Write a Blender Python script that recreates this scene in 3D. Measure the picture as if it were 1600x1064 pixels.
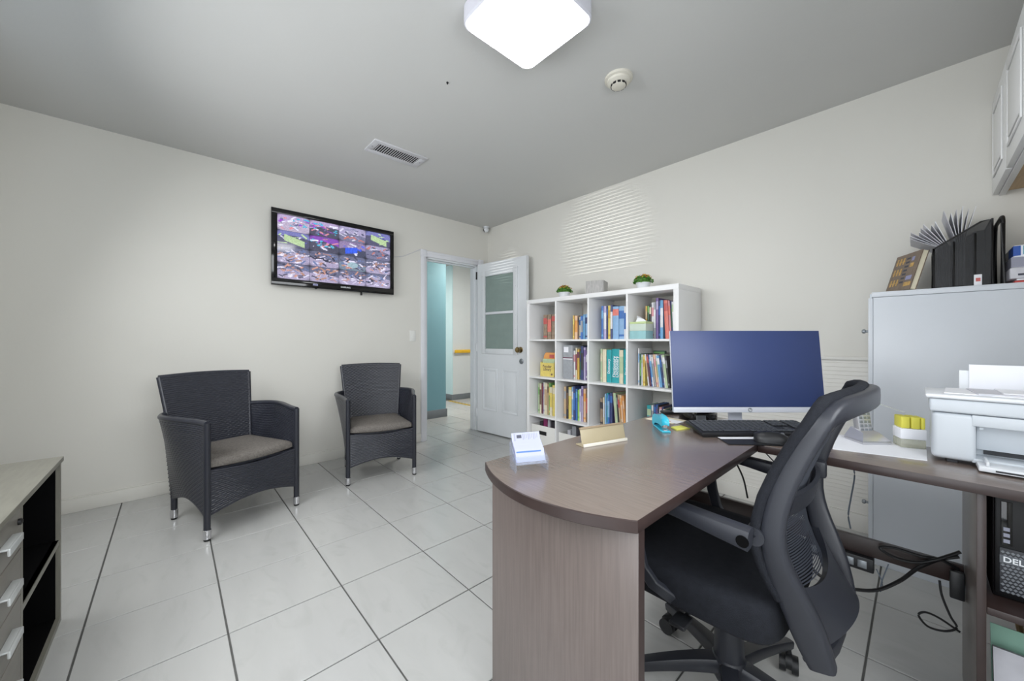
import bpy, bmesh, math, random
from math import sin, cos, pi, radians
from mathutils import Vector, Matrix

for o in list(bpy.data.objects):
    bpy.data.objects.remove(o, do_unlink=True)
SC = bpy.context.scene
COL = SC.collection
random.seed(7)

# ------------------------------------------------------------------ camera
TH = 0.83
cd = bpy.data.cameras.new('camera')
cam = bpy.data.objects.new('camera', cd)
COL.objects.link(cam)
cam.location = (3.655, -2.93, 1.10)
cam.rotation_euler = (pi / 2, 0, TH)
cd.sensor_fit = 'HORIZONTAL'
cd.sensor_width = 36.0
cd.lens = 581.0 / 1600.0 * 36.0
cd.clip_start = 0.02
SC.camera = cam

# ------------------------------------------------------------------ view, world, daylight
SC.view_settings.view_transform = 'Standard'
SC.view_settings.look = 'None'
SC.view_settings.gamma = 1.0
SC.view_settings.use_curve_mapping = False
SC.view_settings.exposure = 0.42

W = bpy.data.worlds.new('world')
SC.world = W
W.use_nodes = True
bgn = W.node_tree.nodes['Background']
bgn.inputs[0].default_value = (0.75, 0.87, 1.0, 1)
bgn.inputs[1].default_value = 1.0


def area_light(name, loc, rot, sx, sy, power, color):
    l = bpy.data.lights.new(name, 'AREA')
    l.shape = 'RECTANGLE'
    l.size, l.size_y = sx, sy
    l.energy = power
    l.color = color
    l.spread = radians(150)
    o = bpy.data.objects.new(name, l)
    o.location = loc
    o.rotation_euler = rot
    COL.objects.link(o)
    return o


# daylight through the blind window, plus an added unseen window and glass door
area_light('window_daylight_near', (1.75, -3.70, 1.62), (radians(68), 0, 0), 1.7, 1.15, 29, (0.97, 0.985, 1.0))
area_light('added_door_daylight', (3.55, -3.71, 1.10), (radians(84), 0, 0), 1.0, 1.9, 9.5, (0.97, 0.98, 1.0))  # unseen glass door, added to light the floor and wall under the desk
area_light('added_window_daylight', (4.20, -2.62, 1.55), (radians(68), 0, pi / 2), 1.45, 1.15, 19, (0.97, 0.985, 1.0))  # unseen back window, added to lift the left wall
# sun glint thrown up from the pavement outside, striped by the window blind
def glint(loc, aim, cone, power):
    sp = bpy.data.lights.new('sun_glint', 'SPOT')
    sp.energy = power
    sp.spot_size = radians(cone)
    sp.spot_blend = 1.0
    sp.shadow_soft_size = 0.006
    sp.color = (1.0, 0.97, 0.92)
    o = bpy.data.objects.new('sun_glint', sp)
    o.location = loc
    COL.objects.link(o)
    o.rotation_euler = (Vector(aim) - Vector(loc)).to_track_quat('-Z', 'Y').to_euler()


glint((2.75, -13.0, -0.55), (1.68, 0, 2.03), 5.0, 5600)
glint((3.3, -12.0, -0.45), (0.45, -0.16, 1.93), 2.2, 4500)

# ------------------------------------------------------------------ materials
MATS = {}


def lin(c):
    return tuple(((v / 255) / 12.92 if v / 255 <= 0.04045 else ((v / 255 + 0.055) / 1.055) ** 2.4) for v in c)


def mat(name, rgb, rough=0.5, metal=0.0, var=0.06, vscale=6.0, bump=0.0, bscale=80.0, spec=0.5, emit=0.0,
        stretch=None, alpha=None, trans=0.0, coat=0.0):
    """rgb in sRGB 0..255; a noise texture varies the colour a little, another one gives fine relief"""
    m = bpy.data.materials.new(name)
    m.use_nodes = True
    nt = m.node_tree
    b = nt.nodes['Principled BSDF']
    c = lin(rgb)
    tc = nt.nodes.new('ShaderNodeTexCoord')
    mp = nt.nodes.new('ShaderNodeMapping')
    nt.links.new(tc.outputs['Object'], mp.inputs['Vector'])
    if stretch:
        mp.inputs['Scale'].default_value = stretch
    nz = nt.nodes.new('ShaderNodeTexNoise')
    nz.inputs['Scale'].default_value = vscale
    nz.inputs['Detail'].default_value = 5
    nt.links.new(mp.outputs[0], nz.inputs['Vector'])
    mr = nt.nodes.new('ShaderNodeMapRange')
    mr.inputs['From Min'].default_value = 0.3
    mr.inputs['From Max'].default_value = 0.7
    mr.inputs['To Min'].default_value = 1 - var
    mr.inputs['To Max'].default_value = 1 + var
    nt.links.new(nz.outputs['Fac'], mr.inputs['Value'])
    mx = nt.nodes.new('ShaderNodeMix')
    mx.data_type = 'RGBA'
    mx.blend_type = 'MULTIPLY'
    mx.inputs['Factor'].default_value = 1
    mx.inputs[6].default_value = (*c, 1)
    nt.links.new(mr.outputs[0], mx.inputs[7])
    nt.links.new(mx.outputs[2], b.inputs['Base Color'])
    b.inputs['Roughness'].default_value = rough
    b.inputs['Metallic'].default_value = metal
    b.inputs['Specular IOR Level'].default_value = spec
    b.inputs['Coat Weight'].default_value = coat
    b.inputs['Coat Roughness'].default_value = 0.2
    b.inputs['Transmission Weight'].default_value = trans
    if alpha is not None:
        b.inputs['Alpha'].default_value = alpha
    if emit:
        b.inputs['Emission Color'].default_value = (*c, 1)
        b.inputs['Emission Strength'].default_value = emit
    if bump:
        n2 = nt.nodes.new('ShaderNodeTexNoise')
        n2.inputs['Scale'].default_value = bscale
        n2.inputs['Detail'].default_value = 3
        nt.links.new(mp.outputs[0], n2.inputs['Vector'])
        bp = nt.nodes.new('ShaderNodeBump')
        bp.inputs['Strength'].default_value = bump
        bp.inputs['Distance'].default_value = 0.004
        nt.links.new(n2.outputs['Fac'], bp.inputs['Height'])
        nt.links.new(bp.outputs[0], b.inputs['Normal'])
    MATS[name] = m
    return m


def M(n):
    return MATS[n]


mat('wall', (222, 220, 213), 0.55, var=0.015, vscale=1.2, bump=0.08, bscale=60)
mat('wainscot', (226, 224, 218), 0.45, var=0.015, vscale=1.2)
mat('ceiling', (206, 206, 204), 0.7, var=0.015, vscale=1.0, bump=0.1, bscale=50)
mat('trim', (226, 227, 232), 0.4, var=0.02)
mat('door_paint', (224, 227, 230), 0.4, var=0.02)
mat('grout', (92, 92, 90), 0.9, var=0.15, vscale=20)
mat('white_lacquer', (236, 236, 236), 0.35, var=0.01)
mat('white_metal', (212, 217, 224), 0.35, var=0.015)
mat('white_plastic', (225, 228, 232), 0.4, var=0.02)
mat('printer_grey', (205, 211, 217), 0.42, var=0.02)
mat('printer_dark', (40, 42, 48), 0.5)
mat('off_white', (222, 218, 206), 0.5, var=0.03)
mat('teal_wall', (120, 164, 176), 0.5, var=0.02, vscale=1.5)
mat('pale_blue_wall', (205, 230, 234), 0.5, var=0.02, vscale=1.5)
mat('hall_white', (222, 226, 228), 0.5, var=0.02, vscale=1.5)
mat('base_grey', (120, 126, 132), 0.5)
mat('yellow_rail', (236, 186, 40), 0.4)
mat('black_paint', (22, 22, 22), 0.5)
mat('yellow_tape', (226, 190, 50), 0.5)
mat('espresso', (114, 100, 92), 0.27, var=0.12, vscale=9, stretch=(1.2, 22, 1.2), bump=0.02, bscale=60, spec=0.9, coat=0.5)
mat('espresso_v', (102, 92, 88), 0.3, var=0.12, vscale=9, stretch=(22, 22, 0.8), bump=0.06, bscale=60, spec=0.6)
mat('espresso_edge', (52, 40, 38), 0.35, var=0.12, vscale=20)
mat('grey_wood', (124, 122, 112), 0.4, var=0.1, vscale=6, stretch=(2, 14, 2))
mat('drawer_wood', (120, 116, 108), 0.35, var=0.08, vscale=6, stretch=(1, 1, 10))
mat('black_inside', (5, 5, 6), 0.8, spec=0.1)
mat('handle_silver', (205, 208, 208), 0.35, metal=0.3)
mat('black_plastic', (26, 27, 30), 0.42, var=0.08, bump=0.03, bscale=300)
mat('chair_plastic', (42, 44, 51), 0.4, var=0.06, bump=0.05, bscale=400)
mat('chair_grey', (92, 95, 98), 0.4, var=0.05)
mat('black_gloss', (8, 8, 10), 0.08, var=0.0)
mat('chrome', (215, 215, 218), 0.15, metal=1.0, var=0.02)
mat('brass', (150, 130, 90), 0.25, metal=1.0, var=0.1)
mat('grey_metal', (150, 155, 160), 0.35, metal=0.7)
mat('silver', (200, 200, 204), 0.3, metal=0.6, var=0.02)
mat('silver_plastic', (196, 199, 208), 0.35, var=0.02)
mat('cushion', (118, 113, 108), 0.95, var=0.22, vscale=110, bump=0.6, bscale=420, spec=0.2)
mat('paper', (238, 239, 244), 0.7, var=0.01)
mat('paper_grey', (205, 205, 212), 0.7, var=0.05, vscale=30)
mat('paper_cream', (228, 220, 196), 0.7)
mat('ink', (70, 72, 84), 0.7)
mat('ink_light', (150, 152, 168), 0.7)
mat('card_blue', (70, 110, 170), 0.6)
mat('card_face', (166, 169, 194), 0.55, var=0.02)
mat('beige_metal', (172, 160, 132), 0.4, var=0.04)
mat('beige_edge', (150, 132, 108), 0.45)
mat('stapler', (52, 178, 205), 0.25, var=0.05)
mat('sticky', (232, 230, 110), 0.7)
mat('flag_yellow', (222, 214, 84), 0.55, var=0.05)
mat('tissue_box', (205, 218, 205), 0.6, var=0.05)
mat('tissue_sea', (150, 196, 200), 0.6, var=0.1, vscale=14)
mat('tissue_green', (200, 218, 160), 0.6, var=0.06)
mat('barn_wood', (176, 174, 172), 0.8, var=0.22, vscale=8, stretch=(20, 20, 2.5))
mat('leaf', (76, 128, 44), 0.6, var=0.35, vscale=60)
mat('blossom_yellow', (214, 186, 60), 0.6, var=0.2, vscale=60)
mat('blossom_orange', (190, 110, 60), 0.6, var=0.2, vscale=60)
mat('screen_dark', (46, 62, 110), 0.42, var=0.05, vscale=3, spec=0.6)
mat('phone_screen', (170, 190, 205), 0.2)
mat('rubber', (20, 20, 20), 0.7)
mat('wire_black', (14, 14, 16), 0.45)
mat('wire_grey', (110, 120, 132), 0.5)
mat('switch_white', (232, 232, 228), 0.4, var=0.01)
mat('vent_dark', (20, 20, 24), 0.8)
mat('vent_white', (206, 206, 210), 0.5)
mat('key_grey', (58, 61, 66), 0.5)
mat('fabric_black', (30, 32, 38), 0.9, var=0.15, vscale=60, bump=0.5, bscale=500, spec=0.25)
mat('mesh_thread', (40, 44, 54), 0.6, var=0.1)
mat('cover_brown', (122, 106, 92), 0.5, var=0.18, vscale=30)
mat('gold', (200, 160, 90), 0.5, var=0.2, vscale=60)
mat('red_paper', (196, 70, 66), 0.6)
mat('blue_print', (40, 84, 170), 0.5, var=0.1)
mat('teal_print', (60, 160, 178), 0.5, var=0.1)
mat('green_print', (120, 196, 60), 0.5, var=0.1)
mat('lavender', (150, 152, 190), 0.5)
mat('wood_light', (190, 160, 120), 0.5, var=0.15, vscale=5, stretch=(12, 1, 1))
mat('green_folder', (150, 196, 176), 0.6)
mat('dell_grey', (92, 96, 102), 0.4, metal=0.3)
mat('dell_mesh', (120, 124, 130), 0.4, metal=0.4)
mat('dell_black', (9, 9, 12), 0.45, spec=0.3)
mat('usb_blue', (40, 80, 200), 0.4)
mat('detector', (214, 210, 198), 0.5)
mat('lamp_housing', (205, 205, 214), 0.45)
mat('lamp_glow', (255, 255, 255), 0.5, var=0.0, emit=11.0)
mat('hall_glow', (255, 252, 245), 0.5, var=0.0, emit=56.0)
mat('box_white', (228, 227, 222), 0.6, var=0.02)
mat('magenta', (150, 60, 110), 0.6)
mat('logo_white', (235, 238, 242), 0.4, var=0.0)
mat('grille_dark', (42, 44, 50), 0.5)

# floor tile : glazed white stoneware with faint streaks
m = mat('tile', (188, 188, 186), 0.23, var=0.03, vscale=2.5, stretch=(1, 4, 1), spec=0.5)
nt = m.node_tree
nz = nt.nodes.new('ShaderNodeTexNoise')
nz.inputs['Scale'].default_value = 3.0
nz.inputs['Detail'].default_value = 8
nz.inputs['Distortion'].default_value = 2.2
tcn = [n for n in nt.nodes if n.type == 'TEX_COORD'][0]
oi = nt.nodes.new('ShaderNodeObjectInfo')
va = nt.nodes.new('ShaderNodeVectorMath')
va.operation = 'ADD'
nt.links.new(tcn.outputs['Object'], va.inputs[0])
sc = nt.nodes.new('ShaderNodeVectorMath')
sc.operation = 'SCALE'
sc.inputs[3].default_value = 1.7
nt.links.new(oi.outputs['Location'], sc.inputs[0])
nt.links.new(sc.outputs[0], va.inputs[1])
st = nt.nodes.new('ShaderNodeMapping')
st.inputs['Scale'].default_value = (1.0, 2.6, 1)
st.inputs['Rotation'].default_value = (0, 0, 0.5)
nt.links.new(va.outputs[0], st.inputs['Vector'])
nt.links.new(st.outputs[0], nz.inputs['Vector'])
cr = nt.nodes.new('ShaderNodeValToRGB')
cr.color_ramp.elements[0].position = 0.30
cr.color_ramp.elements[0].color = (0.94, 0.94, 0.935, 1)
cr.color_ramp.elements[1].position = 0.46
cr.color_ramp.elements[1].color = (1, 1, 1, 1)
nt.links.new(nz.outputs['Fac'], cr.inputs[0])
bs = nt.nodes['Principled BSDF']
old = bs.inputs['Base Color'].links[0].from_socket
mu = nt.nodes.new('ShaderNodeMix')
mu.data_type = 'RGBA'
mu.blend_type = 'MULTIPLY'
mu.inputs['Factor'].default_value = 1
nt.links.new(old, mu.inputs[6])
nt.links.new(cr.outputs[0], mu.inputs[7])
nt.links.new(mu.outputs[2], bs.inputs['Base Color'])


mat('wicker', (44, 46, 55), 0.32, var=0.12, vscale=40, spec=0.6)
mat('wicker_leg', (40, 42, 50), 0.4, var=0.1)


def see_through(name, rgb, fac, rough=0.05, through=None):
    """thin clear sheet: straight-through transparency with a gloss and a slight tint"""
    m = bpy.data.materials.new(name)
    m.use_nodes = True
    nt = m.node_tree
    nt.nodes.clear()
    out = nt.nodes.new('ShaderNodeOutputMaterial')
    tr = nt.nodes.new('ShaderNodeBsdfTransparent')
    tr.inputs[0].default_value = (*lin(through or rgb), 1)
    pb = nt.nodes.new('ShaderNodeBsdfPrincipled')
    pb.inputs['Base Color'].default_value = (*lin(rgb), 1)
    pb.inputs['Roughness'].default_value = rough
    nz = nt.nodes.new('ShaderNodeTexNoise')
    nz.inputs['Scale'].default_value = 4
    mr = nt.nodes.new('ShaderNodeMapRange')
    mr.inputs['To Min'].default_value = fac * 0.9
    mr.inputs['To Max'].default_value = fac * 1.1
    nt.links.new(nz.outputs['Fac'], mr.inputs['Value'])
    mx = nt.nodes.new('ShaderNodeMixShader')
    nt.links.new(mr.outputs[0], mx.inputs[0])
    nt.links.new(tr.outputs[0], mx.inputs[1])
    nt.links.new(pb.outputs[0], mx.inputs[2])
    nt.links.new(mx.outputs[0], out.inputs[0])
    MATS[name] = m


see_through('window_glass', (250, 252, 252), 0.06)
see_through('door_glass', (170, 188, 182), 0.62, rough=0.06)
see_through('acrylic', (240, 243, 250), 0.10)
see_through('clear_plastic', (240, 240, 228), 0.3, rough=0.15)
see_through('wire_mesh', (34, 35, 38), 0.55, rough=0.4, through=(245, 245, 245))

# ------------------------------------------------------------------ mesh builder
I4 = Matrix.Identity(4)


def T(x, y, z):
    return Matrix.Translation((x, y, z))


def RZ(a):
    return Matrix.Rotation(a, 4, 'Z')


def RX(a):
    return Matrix.Rotation(a, 4, 'X')


def RY(a):
    return Matrix.Rotation(a, 4, 'Y')


class MB:
    def __init__(s):
        s.v, s.f, s.m, s.uv = [], [], [], {}

    def add(s, vs, fs, mi=0, mx=None, uvs=None):
        n = len(s.v)
        for i, p in enumerate(vs):
            p = Vector(p)
            s.v.append(mx @ p if mx is not None else p)
            if uvs:
                s.uv[n + i] = uvs[i]
        for f in fs:
            s.f.append([n + i for i in f])
            s.m.append(mi)
        return s

    def box(s, x0, x1, y0, y1, z0, z1, b=0.0, mi=0, mx=None, seg=2):
        if b <= 0:
            vs = [(x, y, z) for z in (z0, z1) for y in (y0, y1) for x in (x0, x1)]
            fs = [(0, 2, 3, 1), (4, 5, 7, 6), (0, 1, 5, 4), (2, 6, 7, 3), (0, 4, 6, 2), (1, 3, 7, 5)]
            return s.add(vs, fs, mi, mx)
        bm = bmesh.new()
        bmesh.ops.create_cube(bm, size=1)
        for v in bm.verts:
            v.co = Vector(((x0 + x1) / 2 + v.co.x * (x1 - x0), (y0 + y1) / 2 + v.co.y * (y1 - y0),
                           (z0 + z1) / 2 + v.co.z * (z1 - z0)))
        b = min(b, 0.49 * min(x1 - x0, y1 - y0, z1 - z0))
        bmesh.ops.bevel(bm, geom=bm.edges[:], offset=b, segments=seg, affect='EDGES', profile=0.5)
        s.from_bm(bm, mi, mx)
        return s

    def from_bm(s, bm, mi=0, mx=None):
        bm.verts.index_update()
        s.add([v.co.copy() for v in bm.verts], [[v.index for v in f.verts] for f in bm.faces], mi, mx)
        bm.free()

    def cyl(s, p0, p1, r0, r1=None, n=16, mi=0, mx=None, cap=True):
        r1 = r0 if r1 is None else r1
        p0, p1 = Vector(p0), Vector(p1)
        q = (p1 - p0).to_track_quat('Z', 'Y').to_matrix()
        vs, fs = [], []
        for p, r in ((p0, r0), (p1, r1)):
            for i in range(n):
                a = 2 * pi * i / n
                vs.append(p + q @ Vector((r * cos(a), r * sin(a), 0)))
        for i in range(n):
            j = (i + 1) % n
            fs.append((i, j, n + j, n + i))
        if cap:
            fs.append(tuple(range(n - 1, -1, -1)))
            fs.append(tuple(range(n, 2 * n)))
        return s.add(vs, fs, mi, mx)

    def tube(s, pts, r, n=8, mi=0, mx=None, closed=False, flat=None, up=(0, 0, 1)):
        """sweep a circle (or a rounded flat section (w, h)) along points"""
        pts = [Vector(p) for p in pts]
        k = len(pts)
        vs, fs = [], []
        for i, p in enumerate(pts):
            if closed:
                t = pts[(i + 1) % k] - pts[i - 1]
            else:
                t = pts[min(i + 1, k - 1)] - pts[max(i - 1, 0)]
            t.normalize()
            a = t.cross(Vector(up))
            if a.length < 1e-4:
                a = t.cross(Vector((1, 0, 0)))
            a.normalize()
            b = a.cross(t).normalized()
            rr = r[i] if isinstance(r, (list, tuple)) else r
            for j in range(n):
                g = 2 * pi * (j + 0.5) / n
                if flat:
                    w, h = flat[i] if isinstance(flat, list) else flat
                    cx_, sy_ = cos(g), sin(g)
                    e = 0.45
                    vs.append(p + a * (w / 2 * math.copysign(abs(cx_) ** e, cx_)) + b * (h / 2 * math.copysign(abs(sy_) ** e, sy_)))
                else:
                    vs.append(p + a * (rr * cos(g)) + b * (rr * sin(g)))
        rng = k if closed else k - 1
        for i in range(rng):
            i2 = (i + 1) % k
            for j in range(n):
                j2 = (j + 1) % n
                fs.append((i * n + j, i2 * n + j, i2 * n + j2, i * n + j2))
        if not closed:
            fs.append(tuple(range(n)))
            fs.append(tuple(range((k - 1) * n + n - 1, (k - 1) * n - 1, -1)))
        return s.add(vs, fs, mi, mx)

    def lathe(s, prof, n=24, mi=0, mx=None):
        vs, fs = [], []
        for r, z in prof:
            for i in range(n):
                a = 2 * pi * i / n
                vs.append((r * cos(a), r * sin(a), z))
        for k in range(len(prof) - 1):
            for i in range(n):
                j = (i + 1) % n
                fs.append((k * n + i, k * n + j, (k + 1) * n + j, (k + 1) * n + i))
        fs.append(tuple(range(n - 1, -1, -1)))
        fs.append(tuple((len(prof) - 1) * n + i for i in range(n)))
        return s.add(vs, fs, mi, mx)

    def prism(s, poly, z0, z1, mi=0, mx=None, b=0.0):
        n = len(poly)
        if b:
            cx_ = sum(p[0] for p in poly) / n
            cy_ = sum(p[1] for p in poly) / n
            ins = []
            for i, p in enumerate(poly):
                a, c = poly[i - 1], poly[(i + 1) % n]
                e1 = Vector((p[0] - a[0], p[1] - a[1])).normalized()
                e2 = Vector((c[0] - p[0], c[1] - p[1])).normalized()
                nn = Vector((-(e1.y + e2.y), e1.x + e2.x))
                nn.normalize()
                ins.append((p[0] + nn.x * b, p[1] + nn.y * b))
            rings = [(ins, z0), (poly, z0 + b), (poly, z1 - b), (ins, z1)]
        else:
            rings = [(poly, z0), (poly, z1)]
        vs, fs = [], []
        for pl, z in rings:
            vs += [(x, y, z) for x, y in pl]
        for k in range(len(rings) - 1):
            for i in range(n):
                j = (i + 1) % n
                fs.append((k * n + i, k * n + j, (k + 1) * n + j, (k + 1) * n + i))
        fs.append(tuple(range(n - 1, -1, -1)))
        fs.append(tuple((len(rings) - 1) * n + i for i in range(n)))
        return s.add(vs, fs, mi, mx)

    def shell(s, fn, nu, nv, th, mi=0, mx=None, su=1.0, sv=1.0):
        """thick sheet around the surface fn(u, v); uv in metres"""
        P = [[Vector(fn(i / nu, j / nv)) for j in range(nv + 1)] for i in range(nu + 1)]
        A, B, uvs = [], [], []
        for i in range(nu + 1):
            for j in range(nv + 1):
                du = P[min(i + 1, nu)][j] - P[max(i - 1, 0)][j]
                dv = P[i][min(j + 1, nv)] - P[i][max(j - 1, 0)]
                nn = du.cross(dv)
                nn.normalize()
                A.append(P[i][j] + nn * th / 2)
                B.append(P[i][j] - nn * th / 2)
                uvs.append((i / nu * su, j / nv * sv))
        k = len(A)
        w = nv + 1
        fs = []
        for i in range(nu):
            for j in range(nv):
                a, b_, c, d = i * w + j, (i + 1) * w + j, (i + 1) * w + j + 1, i * w + j + 1
                fs.append((a, b_, c, d))
                fs.append((k + a, k + d, k + c, k + b_))
        for i in range(nu):
            a, b_ = i * w, (i + 1) * w
            fs.append((a, k + a, k + b_, b_))
            a, b_ = i * w + nv, (i + 1) * w + nv
            fs.append((a, b_, k + b_, k + a))
        for j in range(nv):
            a, b_ = j, j + 1
            fs.append((a, b_, k + b_, k + a))
            a, b_ = nu * w + j, nu * w + j + 1
            fs.append((a, k + a, k + b_, b_))
        return s.add(A + B, fs, mi, mx, uvs + uvs)

    def weave(s, fn, su, sv, th):
        """woven sheet: rows of short bulging strands, every other row shifted by half a strand"""
        W_, R_ = 0.034, 0.0125
        nc, nr = max(2, round(su / W_)), max(2, round(sv / R_))
        nu, nv = nc * 4, nr * 4
        P = [[Vector(fn(i / nu, j / nv)) for j in range(nv + 1)] for i in range(nu + 1)]
        A, B = [], []
        for i in range(nu + 1):
            for j in range(nv + 1):
                nn = (P[min(i + 1, nu)][j] - P[max(i - 1, 0)][j]).cross(P[i][min(j + 1, nv)] - P[i][max(j - 1, 0)])
                nn.normalize()
                row = j // 4
                d = 0.0042 * abs(sin(pi * j / 4)) ** 0.7 * (0.25 + 0.75 * abs(sin(pi * (i / 4 + 0.5 * (row % 2)))) ** 0.7)
                A.append(P[i][j] + nn * (th / 2 + d))
                B.append(P[i][j] - nn * (th / 2 + d))
        k, w = len(A), nv + 1
        fs = []
        for i in range(nu):
            for j in range(nv):
                a, b_, c, e = i * w + j, (i + 1) * w + j, (i + 1) * w + j + 1, i * w + j + 1
                fs.append((a, b_, c, e))
                fs.append((k + a, k + e, k + c, k + b_))
        for i in range(nu):
            a, b_ = i * w, (i + 1) * w
            fs.append((a, k + a, k + b_, b_))
            a, b_ = i * w + nv, (i + 1) * w + nv
            fs.append((a, b_, k + b_, k + a))
        for j in range(nv):
            fs.append((j, j + 1, k + j + 1, k + j))
            a = nu * w + j
            fs.append((a, k + a, k + a + 1, a + 1))
        return s.add(A + B, fs)

    def mesh(s, name, mats, angle=40, inv=None):
        me = bpy.data.meshes.new(name)
        vs = [inv @ v for v in s.v] if inv is not None else s.v
        me.from_pydata([tuple(v) for v in vs], [], s.f)
        if isinstance(mats, str):
            mats = [mats]
        for q in mats:
            me.materials.append(M(q))
        me.polygons.foreach_set('material_index', s.m)
        me.polygons.foreach_set('use_smooth', [True] * len(s.f))
        if s.uv:
            ul = me.uv_layers.new(name='UVMap')
            for l in me.loops:
                ul.data[l.index].uv = s.uv.get(l.vertex_index, (0, 0))
        me.update()
        me.set_sharp_from_angle(angle=radians(angle))
        return me


WM = {}


def tag(o, label=None, cat=None, group=None, kind=None):
    if label:
        o['label'] = label
    if cat:
        o['category'] = cat
    if group:
        o['group'] = group
    if kind:
        o['kind'] = kind
    return o


def thing(name, label, cat, loc=(0, 0, 0), rz=0.0, group=None):
    o = bpy.data.objects.new(name, None)
    o.empty_display_size = 0.05
    o.location = loc
    o.rotation_euler = (0, 0, rz)
    COL.objects.link(o)
    WM[o.name] = T(*loc) @ RZ(rz)
    return tag(o, label, cat, group)


def part(name, mb, mats, parent, label=None, world=False, kind=None, angle=40):
    """mesh child; world=True: the builder holds world coordinates"""
    inv = None
    if world:
        inv = WM[parent.name].inverted()
    o = bpy.data.objects.new(name, mb.mesh(name, mats, angle, inv))
    COL.objects.link(o)
    o.parent = parent
    WM[o.name] = WM[parent.name].copy()
    return tag(o, label, kind=kind)


def single(name, mb, mats, label, cat, origin=(0, 0, 0), group=None, kind=None, angle=40, rz=0.0, local=False):
    """a thing that is one mesh; builder in world coordinates unless local"""
    mw = T(*origin) @ RZ(rz)
    o = bpy.data.objects.new(name, mb.mesh(name, mats, angle, None if local else mw.inverted()))
    o.location = origin
    o.rotation_euler = (0, 0, rz)
    COL.objects.link(o)
    WM[o.name] = mw
    return tag(o, label, cat, group, kind)


def struct(name, mb, mats, parent=None, label=None, angle=40):
    o = bpy.data.objects.new(name, mb.mesh(name, mats, angle))
    COL.objects.link(o)
    WM[o.name] = I4.copy()
    if parent:
        o.parent = parent
        return tag(o, label)
    return tag(o, label, kind='structure')


def piece(name, mesh, loc, parent, rot=(0, 0, 0), scale=(1, 1, 1)):
    o = bpy.data.objects.new(name, mesh)
    o.location = loc
    o.rotation_euler = rot
    o.scale = scale
    COL.objects.link(o)
    o.parent = parent
    return o


def text_mb(body, size, depth=0.0004, mx=None, bold=False, align='CENTER'):
    cu = bpy.data.curves.new('txt', 'FONT')
    cu.body = body
    cu.size = size
    cu.extrude = depth
    cu.align_x = align
    cu.align_y = 'CENTER'
    if bold:
        cu.offset = size * 0.02
    cu.resolution_u = 3
    ob = bpy.data.objects.new('txt', cu)
    COL.objects.link(ob)
    dg = bpy.context.evaluated_depsgraph_get()
    me = bpy.data.meshes.new_from_object(ob.evaluated_get(dg))
    mb = MB()
    mb.add([v.co.copy() for v in me.vertices], [list(p.vertices) for p in me.polygons], 0, mx)
    bpy.data.objects.remove(ob, do_unlink=True)
    bpy.data.curves.remove(cu)
    bpy.data.meshes.remove(me)
    return mb


# ================================================================== SETTING
XB, YN, H = 4.25, -3.74, 2.50           # back wall, near wall, ceiling height
DY0, DY1, DH = -0.873, -0.157, 2.02     # doorway in the left wall


# ---- floor with single tiles
def rect_minus(r, cut):
    return r


floor_mb = MB()
floor_mb.box(-3.4, XB + 0.12, YN - 0.12, 3.3, -0.08, -0.004)
floor = struct('floor', floor_mb, 'grout', label='grey grout bed under white floor tiles')
TS, GAP = 0.4064, 0.006
tile_cache = {}


def tile_mesh(w, d):
    k = (round(w, 3), round(d, 3))
    if k not in tile_cache:
        b = MB()
        c = 0.0015
        vs = [(-w / 2, -d / 2, -0.01), (w / 2, -d / 2, -0.01), (w / 2, d / 2, -0.01), (-w / 2, d / 2, -0.01),
              (-w / 2, -d / 2, -c), (w / 2, -d / 2, -c), (w / 2, d / 2, -c), (-w / 2, d / 2, -c),
              (-w / 2 + c, -d / 2 + c, 0), (w / 2 - c, -d / 2 + c, 0), (w / 2 - c, d / 2 - c, 0), (-w / 2 + c, d / 2 - c, 0)]
        fs = [(8, 9, 10, 11)]
        for a in (0, 4):
            for i in range(4):
                j = (i + 1) % 4
                fs.append((a + i, a + j, a + 4 + j, a + 4 + i))
        b.add(vs, fs)
        tile_cache[k] = b.mesh('floor_tile', 'tile', 20)
    return tile_cache[k]


def lay(xa, xb, ya, yb):
    i0 = math.floor((xa - 0.281) / TS)
    j0 = math.floor((ya + 1.961) / TS)
    x = 0.281 + i0 * TS
    while x < xb - 0.001:
        y = -1.961 + j0 * TS
        while y < yb - 0.001:
            a0, a1 = max(x + GAP / 2, xa), min(x + TS - GAP / 2, xb)
            b0, b1 = max(y + GAP / 2, ya), min(y + TS - GAP / 2, yb)
            if a1 - a0 > 0.012 and b1 - b0 > 0.012:
                piece('floor_tile', tile_mesh(a1 - a0, b1 - b0), ((a0 + a1) / 2, (b0 + b1) / 2, 0), floor)
            y += TS
        x += TS


lay(0.0, XB, YN, 0.0)                       # the office
lay(-0.122, 0.0, DY0, DY1)                  # threshold
lay(-0.97, -0.122, -1.5, 3.0)               # hall
lay(-2.15, -0.97, 0.0, 3.0)

# ---- walls
b = MB()
b.box(-0.12, 0, YN - 0.12, DY0, 0, H)
b.box(-0.12, 0, DY1, 3.2, 0, H)
b.box(-0.12, 0, DY0, DY1, DH, H)
struct('wall_left', b, 'wall')
b = MB()
b.box(0, XB + 0.12, 0, 0.12, 0, H)
wall_right = struct('wall_right', b, 'wall')
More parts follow.
